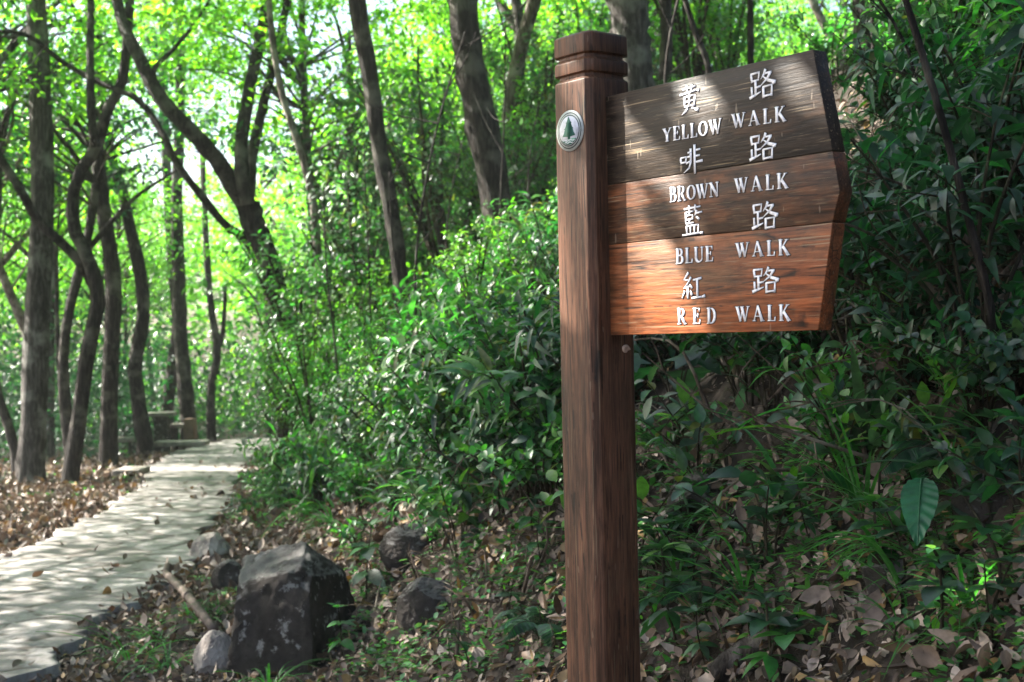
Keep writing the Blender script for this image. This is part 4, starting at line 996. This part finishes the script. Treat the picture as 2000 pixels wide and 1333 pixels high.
# plants one can point at
single('lobed_plant', 'plant with large maple-shaped leaves right beside the signpost', 'plant', lobed_plant(1, 7, .36, .15), 'leaf_deep', 1325, 880, .4)
single('large_leaf_plant', 'plant with one big hanging rippled leaf on the right bank', 'plant', big_leaf(3, .16, .075, 1, .2), 'broad_leaf', 1810, 1110, 0)
single('large_leaf_plant', 'smaller rippled hanging leaf left of the big rippled leaf', 'plant', big_leaf(4, .17, .065, 1, .22), 'broad_leaf', 1715, 1040, .2)
single('glossy_shrub', 'low shrub of glossy oval leaves in the dark hollow right of post', 'shrub', shrub(41, .34, .26, 5, .085, 7, .3, branch=0), 'leaf_deep', 1500, 1110, .3)
single('seedling', 'seedling with pale broad leaves just above the big boulder', 'seedling', rosette(42, .36, 3, 6, .13, .40), 'leaf_dark', 715, 1175, .2)
single('seedling', 'small five-leaved seedling against the right face of the boulder', 'seedling', rosette(43, .26, 3, 5, .075, .42), 'leaf_bright', 668, 1300, .5)
single('seedling', 'upright seedling of long pale leaves in the middle of the bank', 'seedling', rosette(44, .40, 3, 7, .16, .28), 'leaf_dark', 768, 1010, .9)
single('seedling', 'sunlit broad-leaved seedling in the centre of the left bank', 'seedling', rosette(45, .42, 3, 6, .15, .38), 'leaf_bright', 790, 940, .2)
single('seedling', 'bright green seedling under the big rippled leaf', 'seedling', rosette(46, .18, 3, 6, .075, .42), 'leaf_bright', 1730, 1150, 0)
single('seedling', 'tiny bright sprout near the lower right edge', 'seedling', rosette(47, .10, 2, 5, .05, .42), 'leaf_bright', 1850, 1150, .3)
single('seedling', 'broad-leaved seedling at the bottom right of the post', 'seedling', rosette(48, .17, 2, 6, .10, .42), 'leaf_deep', 1520, 1330, .3)
single('seedling', 'dark trailing seedling at the bottom right of the centre root', 'seedling', rosette(49, .14, 3, 5, .085, .45), 'leaf_bright', 1530, 1325, 1.3)
single('fern', 'small fern at the foot of the mossy rock right of post', 'fern', fern(50, 6, .18), 'leaf_deep', 1290, 1120, 0)
single('fern', 'grey green fern high on the right bank beyond the board', 'fern', fern(51, 7, .42), 'leaf_deep', 1690, 330, 0)
single_blades('grass_tuft', 'arching grass tuft right of the signpost base', blades(52, 16, .36, .010, 1, 1.0), 1370, 1200, 0)
single_blades('grass_tuft', 'bright grass tuft in front of the big boulder', blades(53, 16, .36, .012, 1, 1.2), 525, 1350, 0)
single_blades('grass_tuft', 'tall strap-leaved sedge in the dark hollow on the right', blades(54, 18, .5, .011, .8, 1.5, droop=.7), 1690, 1010, 0)
single_blades('grass_tuft', 'strap-leaved sedge below the log on the left bank', blades(55, 14, .42, .026, .8, 1.3, droop=.8), 880, 1010, 0)
single_blades('grass_tuft', 'tall sedge by the sapling foot at right', blades(56, 16, .45, .009, .8, 1.6, droop=.7), 1880, 800, 0)
single_blades('grass_tuft', 'long drooping sedge on the left bank below the branches', blades(57, 12, .6, .035, .9, .9, droop=1.0), 610, 1010, 0)
single_blades('grass_tuft', 'thin grass tuft under the root at lower right', blades(58, 14, .28, .007, 1, 1.0), 1480, 1230, 0)

G1 = 'glossy shrubs crowding the bank'
types = {}
types['sh'] = [plant_obj('broadleaf_shrub', '', 'shrub', *shrub(100+i, h, sp, ns, lf, nl, wr=wr, droop=dr), m) for i, (h, sp, ns, lf, nl, wr, dr, m) in enumerate((
    (.75, .45, 8, .085, 14, (.34, .44), .5, 'leaf_dark'), (.6, .5, 7, .10, 12, (.24, .30), .75, 'leaf_dark'), (.9, .5, 8, .07, 16, (.40, .55), .4, 'leaf_bright'), (.55, .4, 7, .08, 12, (.45, .6), .5, 'leaf_deep'),
    (.8, .5, 7, .12, 12, (.18, .26), .9, 'leaf_dark'), (.7, .5, 9, .05, 24, (.4, .5), .4, 'leaf_dark'), (.6, .45, 9, .045, 24, (.5, .62), .35, 'leaf_bright'), (.85, .5, 7, .14, 9, (.16, .2), 1.1, 'leaf_bright')))]
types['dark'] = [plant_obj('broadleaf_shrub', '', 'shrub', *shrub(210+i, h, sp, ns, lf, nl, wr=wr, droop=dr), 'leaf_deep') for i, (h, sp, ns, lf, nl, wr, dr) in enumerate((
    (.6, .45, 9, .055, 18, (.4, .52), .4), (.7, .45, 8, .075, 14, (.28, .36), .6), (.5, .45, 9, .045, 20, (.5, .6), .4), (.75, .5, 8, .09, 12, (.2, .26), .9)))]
types['tall'] = [plant_obj('tall_shrub', '', 'shrub', *shrub(120+i, h, sp, ns, lf, nl, kind='mid', branch=4), m) for i, (h, sp, ns, lf, nl, m) in enumerate((
    (1.7, .8, 9, .09, 22, 'leaf_bright'), (2.1, .9, 9, .10, 24, 'leaf_dark'), (1.5, .8, 9, .085, 22, 'crown_mid')))]
types['bush'] = [plant_obj('bush', '', 'bush', *shrub(130+i, h, sp, ns, lf, nl, kind='mid', branch=6), m) for i, (h, sp, ns, lf, nl, m) in enumerate((
    (2.8, 1.2, 11, .10, 34, 'crown_mid'), (3.2, 1.3, 11, .11, 36, 'leaf_dark'), (2.5, 1.2, 12, .09, 34, 'leaf_bright')))]
types['seed'] = [plant_obj('seedling', '', 'seedling', *rosette(140+i, h, w, p, l, q), m) for i, (h, w, p, l, q, m) in enumerate((
    (.22, 2, 6, .09, .40, 'leaf_deep'), (.3, 3, 6, .10, .36, 'leaf_dark'), (.14, 2, 5, .06, .45, 'leaf_bright'), (.34, 3, 7, .12, .30, 'leaf_dark')))]
types['low'] = [plant_obj('low_shrub', '', 'shrub', *shrub(160+i, h, sp, ns, lf, nl, branch=1), m) for i, (h, sp, ns, lf, nl, m) in enumerate((
    (.34, .3, 6, .065, 9, 'leaf_deep'), (.42, .3, 6, .075, 9, 'leaf_dark'), (.26, .24, 6, .05, 9, 'leaf_bright')))]
types['strap'] = []
for i, (n_, L_, w_, d_, mt) in enumerate(((11, .42, .028, .8, 'leaf_dark'), (13, .36, .022, .9, 'leaf_bright'), (10, .5, .034, .85, 'leaf_dark'))):
    o = blades(240+i, n_, L_, w_, .9, 1.15, droop=d_).build('strap_leaved_plant', M[mt], smooth=True); tag(o, '', 'plant'); o.location = (0, 0, -50); types['strap'].append(o)
types['fern'] = [plant_obj('fern', '', 'fern', *fern(180+i, 6, L_), 'leaf_deep') for i, L_ in enumerate((.14, .2))]
tufts = []
for i in range(3):
    o = blades(190+i, 16, (.3, .42, .5)[i], (.008, .011, .018)[i], 1, 1.1).build('grass_tuft', M['grass'], smooth=True); tag(o, '', 'grass tuft'); o.location = (0, 0, -50); tufts.append(o)
types['tuft'] = tufts
used = set()
def scatter(kind, regions, n, label, group, sc=(.8, 1.25), seed=0, clear=(), spot=None):
    r = np.random.default_rng(seed); placed = []; tries = 0
    while len(placed) < n and tries < n*60:
        tries += 1
        x0, y0, x1, y1 = regions[r.integers(len(regions))]
        px, py = r.uniform(x0, x1), r.uniform(y0, y1); P = hit(px, py) if spot is None else spot(r)
        if P is None or P[1] < ((13.5 if px < 1320 else 10) if kind == 'tall' else 2.2): continue
        if on_path(P[0], P[1], .12): continue
        if np.hypot(P[0]-POST[0], P[1]-POST[1]) < .3: continue
        # keep the sight line to the sign free
        if P[1] < 3.4 and 900 < px < 1750: continue
        cx_, cy_ = proj(P); bad = False
        for a, c, Yt in ((715, 815, 13), (890, 1010, 12.5), (1190, 1280, 9), (1660, 1725, 7), (1770, 1985, 3.5)):
            if kind in ('tall', 'bush', 'sh', 'low', 'dark') and a-55 < cx_ < c+55 and P[1] < Yt and cy_ < (640 if kind == 'tall' else 760 if a == 1770 else 520): bad = True
        if bad: continue
        if kind == 'bush' and (730 < cx_ < 800 and P[1] < 13 or 900 < cx_ < 1000 and P[1] < 12.5): continue
        if any(a < px < c and b < py < d for a, b, c, d in clear): continue
        src = types[kind][r.integers(len(types[kind]))]; s = r.uniform(*sc); rz = r.uniform(0, 6.28); tl_ = (r.normal(0, .12), r.normal(0, .12))
        key = id(src)
        if key not in used:
            used.add(key); put(src, P, rz, s, tl_); src['label'] = label; src['group'] = group
        else: dup(src, P, rz, s, tl_, label, group)
        placed.append(P)
CL = ((430, 1040, 700, 1320), (770, 1130, 900, 1290))
scatter('sh', [(480, 720, 1095, 1000), (600, 560, 1095, 800), (500, 820, 1095, 1010), (850, 820, 1095, 1000)], 110, 'glossy dark-leaved shrub among many covering the bank left of the signpost', G1, seed=1, sc=(.5, .95))
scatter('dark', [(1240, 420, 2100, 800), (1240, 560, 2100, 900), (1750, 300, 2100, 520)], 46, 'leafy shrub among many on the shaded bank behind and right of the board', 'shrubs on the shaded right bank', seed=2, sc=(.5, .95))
scatter('tall', [(560, 400, 1100, 640), (480, 620, 760, 760), (1000, 380, 1700, 480)], 24, 'tall leafy shrub among many filling the blurred slope behind the bank', 'tall shrubs on the upper slope', seed=3, sc=(.6, 1.0))
scatter('sh', [(1740, 60, 2200, 300)], 12, 'leafy shrub among others at the top of the right bank', 'shrubs at the top of the right bank', seed=4, sc=(.5, .8))
def slope_spot(r):
    y = r.uniform(14, 25); x = foot(y)+r.uniform(.2, 5)
    return np.array([x, y, float(height(x, y))])
scatter('bush', [(0, 0, 1, 1)], 22, 'tall bush among many on the blurred slope behind the left bank', 'bushes on the blurred slope', seed=9, sc=(.6, 1.1), spot=slope_spot)
scatter('sh', [(1380, 30, 1640, 220), (1740, 60, 2050, 320), (1000, 250, 1400, 420)], 26, 'blurred leafy shrub among many along the crest behind the board', 'shrubs along the crest', seed=14, sc=(.6, 1.0))
types['mid'] = [plant_obj('tall_shrub', '', 'shrub', *shrub(230+i, 1.5, sp, ns, lf, nl, kind='mid', branch=4, wr=wr), m) for i, (sp, ns, lf, nl, wr, m) in enumerate((
    (.7, 10, .085, 22, (.34, .45), 'leaf_dark'), (.75, 10, .07, 26, (.4, .5), 'leaf_dark'), (.7, 9, .11, 18, (.22, .3), 'leaf_bright'), (.7, 10, .065, 26, (.45, .55), 'crown_mid')))]
rs_ = np.random.default_rng(16); cnt = 0; seen_ = set()
for q in range(900):
    if cnt >= 34: break
    y = rs_.uniform(7.5, 12.2); x = foot(y)+rs_.uniform(.5, 3.4); z = float(height(x, y)); cx_, cy_ = proj(np.array([x, y, z]))
    if not 520 < cx_ < 1130: continue
    lim = np.interp(cx_, [520, 650, 760, 850, 960, 1130], [720, 650, 620, 520, 390, 330])+rs_.uniform(-20, 150)
    s_ = (CAMZ+(666-lim)/FPX*y-z)/1.6
    if not .35 < s_ < 1.15: continue
    k_ = int(rs_.integers(4)); src = types['mid'][k_]; P = np.array([x, y, z-.02]); rz = rs_.uniform(0, 6.28); cnt += 1
    lb = 'leafy shrub among many climbing the left bank towards the thick dark trunk'; gp = 'shrubs climbing the left bank'
    if k_ not in seen_: seen_.add(k_); put(src, P, rz, s_); src['label'] = lb; src['group'] = gp
    else: dup(src, P, rz, s_, (0, 0), lb, gp)
protoS = None
for q in range(11):
    want = 600+q*62 if q < 8 else 1720+(q-8)*90
    for _ in range(4000):
        y = rs_.uniform(8.5, 12.5) if q < 8 else rs_.uniform(4.5, 7); x = foot(y)+rs_.uniform(.2, 4.2); z = float(height(x, y)); cx_, cy_ = proj(np.array([x, y, z]))
        if abs(cx_-want) < 22: break
    if q % 4 == 0:
        t_ = thing('sapling', 'thin bare sapling stem among a few rising through the bank shrubs', 'sapling', (x, y, z), 0, 'thin bare saplings on the bank'); mb = MB(); h_ = 2.6
        Pq = smooth_path([(0, 0, -.1), (.08*rs_.standard_normal(), .05, h_*.35), (.2*rs_.standard_normal(), .1, h_*.7), (.35*rs_.standard_normal(), .1, h_)], 20); mb.tube(Pq, np.linspace(.012, .005, 20), 7)
        for b_ in range(7):
            i_ = 6+2*b_; d_ = unit(np.array([rs_.standard_normal(), .5*rs_.standard_normal(), .6]))*rs_.uniform(.3, .7); mb.tube(smooth_path([Pq[i_ % 20], Pq[i_ % 20]+d_*.6, Pq[i_ % 20]+d_+np.array([0, 0, .08])], 6), np.linspace(.006, .002, 6), 5, cap=False)
        mb.build('trunk', M['bark_dark'], t_, smooth=True); protoS = t_
    else: dup(protoS, (x, y, z), rs_.uniform(0, 6.28), rs_.uniform(.6, 1.0))
gb = at(1925, 520, 3.45); gb[2] = height(gb[0], gb[1])
mb = MB(); Pb = smooth_path([gb, at(1890, 470, 3.5), at(1790, 440, 3.6), at(1660, 392, 3.8)], 22); mb.tube(Pb, np.linspace(.009, .003, 22), 7)
for i_, e_ in ((13, (1735, 395)), (12, (1830, 385)), (9, (1870, 520)), (16, (1700, 450)), (7, (1860, 400)), (11, (1765, 505))):
    e3 = at(*e_, 3.55+.03*i_); mb.tube(smooth_path([Pb[i_], .5*(Pb[i_]+e3)+.012*rs_.standard_normal(3), e3], 8), np.linspace(.005, .0015, 8), 5, cap=False)
o = mb.build('bare_branch', M['deadwood'], smooth=True); tag(o, 'bare forked twig arching out of the right bank beside the board', 'branch')
def foot_spot(r):
    y = r.uniform(11.5, 17); x = foot(y)+r.uniform(-.1, 1.0)
    return np.array([x, y, float(height(x, y))])
scatter('bush', [(0, 0, 1, 1)], 12, 'bush among several hiding the foot of the forked tree beside the path', 'bushes at the foot of the bank', seed=15, sc=(.45, .75), spot=foot_spot)
scatter('low', [(480, 930, 1090, 1100), (1240, 700, 2080, 1080), (460, 860, 700, 1010)], 46, 'low leafy shrub among several scattered over the leaf litter', 'low shrubs over the litter', seed=5, clear=CL, sc=(.55, 1.0))
scatter('seed', [(640, 1000, 1090, 1330), (1240, 850, 2060, 1330), (500, 900, 1090, 1060), (1260, 1000, 2050, 1330)], 60, 'small whorled seedling among several sprouting through the litter', 'seedlings in the litter', seed=6, clear=CL, sc=(.4, .85))
scatter('fern', [(1240, 900, 2000, 1250), (1650, 150, 2050, 400), (700, 1050, 1080, 1280)], 12, 'small dark fern among a few scattered on the bank', 'ferns on the bank', seed=7, clear=CL, sc=(.5, 1.1))
scatter('tuft', [(440, 980, 700, 1060), (1250, 1020, 2050, 1330), (430, 860, 560, 1000), (560, 900, 1080, 1040), (210, 1130, 440, 1320), (1250, 850, 2050, 1250)], 46, 'green grass tuft among several along the bank and gutter', 'grass tufts along the bank', seed=8, clear=CL, sc=(.5, 1.0))

scatter('strap', [(540, 800, 1095, 1010), (600, 880, 1095, 1000), (1250, 680, 2000, 1000)], 44, 'strap-leaved plant with long drooping blades among several on the bank', 'strap-leaved plants on the bank', seed=17, clear=CL, sc=(.55, 1.05))
scatter('low', [(1085, 560, 1250, 1200)], 12, 'low leafy shrub among a few just behind the post', 'low shrubs behind the post', seed=18, sc=(.6, 1.1))
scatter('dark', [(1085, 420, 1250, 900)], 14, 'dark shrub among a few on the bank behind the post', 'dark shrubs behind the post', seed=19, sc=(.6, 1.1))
scatter('seed', [(560, 850, 1095, 1040)], 22, 'broad whorled seedling among several low on the left bank', 'whorled seedlings low on the left bank', seed=20, clear=CL, sc=(.8, 1.3))

scatter('sh', [(580, 860, 1095, 1010), (480, 900, 760, 1010)], 30, 'small leafy shrub among many low on the left bank above the litter', 'small shrubs low on the left bank', seed=21, clear=CL, sc=(.3, .55))

# creeping ground cover: tiny leaves near the ground
mb = MB(); r = np.random.default_rng(12)
P = []
for (x0, y0, x1, y1, n) in ((640, 1040, 1095, 1330, 90), (1250, 900, 2040, 1330, 100), (430, 900, 620, 1040, 90), (200, 1060, 450, 1330, 18), (0, 880, 280, 980, 50)):
    for k in range(n):
        q = hit(r.uniform(x0, x1), r.uniform(y0, y1))
        if q is None or on_path(q[0], q[1], .03): continue
        m_ = r.integers(8, 40); c = q + np.c_[r.normal(0, .05, m_), r.normal(0, .05, m_), np.zeros(m_)]; c[:, 2] = height(c[:, 0], c[:, 1])+r.uniform(.02, .06, m_); P.append(c)
P = np.concatenate(P); n = len(P); L = r.uniform(.012, .03, n)*(1+.08*P[:, 1])
leaves(mb, P, rvec(r, n)*np.array([1, 1, .3]), np.array([0, 0, 1.])+.4*rvec(r, n), L, L*.6, .1, .1, 'mid')
o = mb.build('ground_cover', M['leaf_bright'], smooth=True); tag(o, 'tiny green creeping plants spread over the litter', 'ground cover', kind='stuff')

# leaf litter
mb = MB(); r = np.random.default_rng(13)
def litter(x, y, dz, L):
    n = len(x); z = height(x, y)+dz
    e = .05; nx_ = -(height(x+e, y)-height(x-e, y))/(2*e); ny_ = -(height(x, y+e)-height(x, y-e))/(2*e)
    N = unit(np.c_[nx_, ny_, np.ones(n)]+.8*rvec(r, n)); D = rvec(r, n); D = D-(D*N).sum(1)[:, None]*N
    leaves(mb, np.c_[x, y, z], D, N, L, L*r.uniform(.2, .62, n)/.8, r.uniform(-.8, .8, n), r.uniform(-.2, 1.3, n), 'near', r.uniform(-1, 1, n))
u = r.random(34000); y = 2.2*(9/2.2)**u; x = foot(y)+r.uniform(-1.6, 3.4, len(y))*np.minimum(1, y/4+.3)
ok = ~on_path(x, y, -.06) & (r.random(len(x)) < np.where(x-foot(y) > .9, np.clip(.25+.9*np.sin(3*x+1.3*y)*np.sin(2.6*y-x), .12, 1), 1)); litter(x[ok], y[ok], r.uniform(.004, .03, ok.sum()), r.uniform(.022, .060, ok.sum())*np.where(r.random(ok.sum()) < .06, 1.5, 1))
n = 15000; y = 6*(26/6)**r.random(n); x = np.interp(y, PY, PL)-np.abs(r.normal(0, 1.6, n)); litter(x, y, r.uniform(.004, .03, n), r.uniform(.05, .09, n)*(1+y*.02))
n = 6000; y = 7*(24/7)**r.random(n); x = np.interp(y, PY, PR)+r.uniform(-.03, 1, n)*(foot(y)-np.interp(y, PY, PR)+.6); litter(x, y, r.uniform(.004, .03, n), r.uniform(.05, .09, n))
n = 70; y = 6*(24/6)**r.random(n); f = r.random(n)**.6; x = np.interp(y, PY, PL)*(1-f)+np.interp(y, PY, PR)*f; litter(x, y, .075, r.uniform(.05, .09, n))
n = 26000; y = 2.2*(8/2.2)**r.random(n); x = foot(y)+r.uniform(-1.4, 3.2, n)*np.minimum(1, y/4+.3); k_ = ~on_path(x, y, -.03); x, y = x[k_], y[k_]; n = len(x)
L = r.uniform(.008, .026, n); leaves(mb, np.c_[x, y, height(x, y)+r.uniform(.003, .02, n)], rvec(r, n)*np.array([1, 1, .5]), unit(np.array([0, 0, 1.])+.9*rvec(r, n)), L, L*r.uniform(.12, .8, n), .2, .4, 'mid')
o = mb.build('leaf_litter', M['dead'], smooth=True); tag(o, 'brown fallen leaves carpeting the ground and bank', 'leaf litter', kind='stuff')

# dead twigs: a tangle on the shaded right bank
def twig_bundle(label, pxs, n, seed, L=(.25, .7), group=None):
    mb = MB(); r = np.random.default_rng(seed)
    for k in range(n):
        px, py = r.uniform(pxs[0], pxs[2]), r.uniform(pxs[1], pxs[3]); P = hit(px, py)
        if P is None: continue
        d = unit(np.array([r.normal(0, 1), r.normal(0, .6), r.uniform(-.3, .7)])); l = r.uniform(*L)
        Q = smooth_path([P+(0, 0, .03), P+d*l*.5+.05*r.standard_normal(3)+(0, 0, .1), P+d*l+(0, 0, .05)], 8); mb.tube(Q, np.linspace(.005, .0015, 8)*r.uniform(.6, 1.6), 5, cap=False)
        for b_ in range(2):
            i = r.integers(2, 7); e = Q[i]+unit(d+.8*r.standard_normal(3))*l*.3; mb.tube(np.array([Q[i], .5*(Q[i]+e)+.01*r.standard_normal(3), e]), [.0022, .0018, .0008], 4, cap=False)
    o = mb.build('dead_twigs', M['deadwood'], smooth=True); return tag(o, label, 'twigs', kind='stuff')
twig_bundle('tangle of dead grey twigs in the dark hollow right of the board', (1640, 420, 2000, 700), 60, 61)
twig_bundle('dead twigs strewn over the shaded bank below the board', (1250, 650, 1950, 1000), 55, 62, (.15, .5))
twig_bundle('fine dead twigs strewn on the bank between boulder and post', (640, 950, 1090, 1300), 45, 63, (.1, .35))

# ------------------------------------------------------------------ light woodland air
mb = MB(); mb.box((0, 25, 8), (75, 90, 12)); hz_ = mb.build('haze', None); hz_['kind'] = 'stuff'
m, nt = nodes('woodland_air'); pv = nt.nodes.new('ShaderNodeVolumePrincipled'); pv.inputs['Density'].default_value = .0007; pv.inputs['Anisotropy'].default_value = .3
pv.inputs['Color'].default_value = (.93, .97, .95, 1); oo = nt.nodes.new('ShaderNodeOutputMaterial'); nt.links.new(pv.outputs[0], oo.inputs['Volume']); hz_.data.materials.append(m)

for o in [o for o in COL.objects if o.parent is None and o.location.z < -40]:      # kinds that found no place
    for ch in list(o.children): bpy.data.objects.remove(ch)
    bpy.data.objects.remove(o)
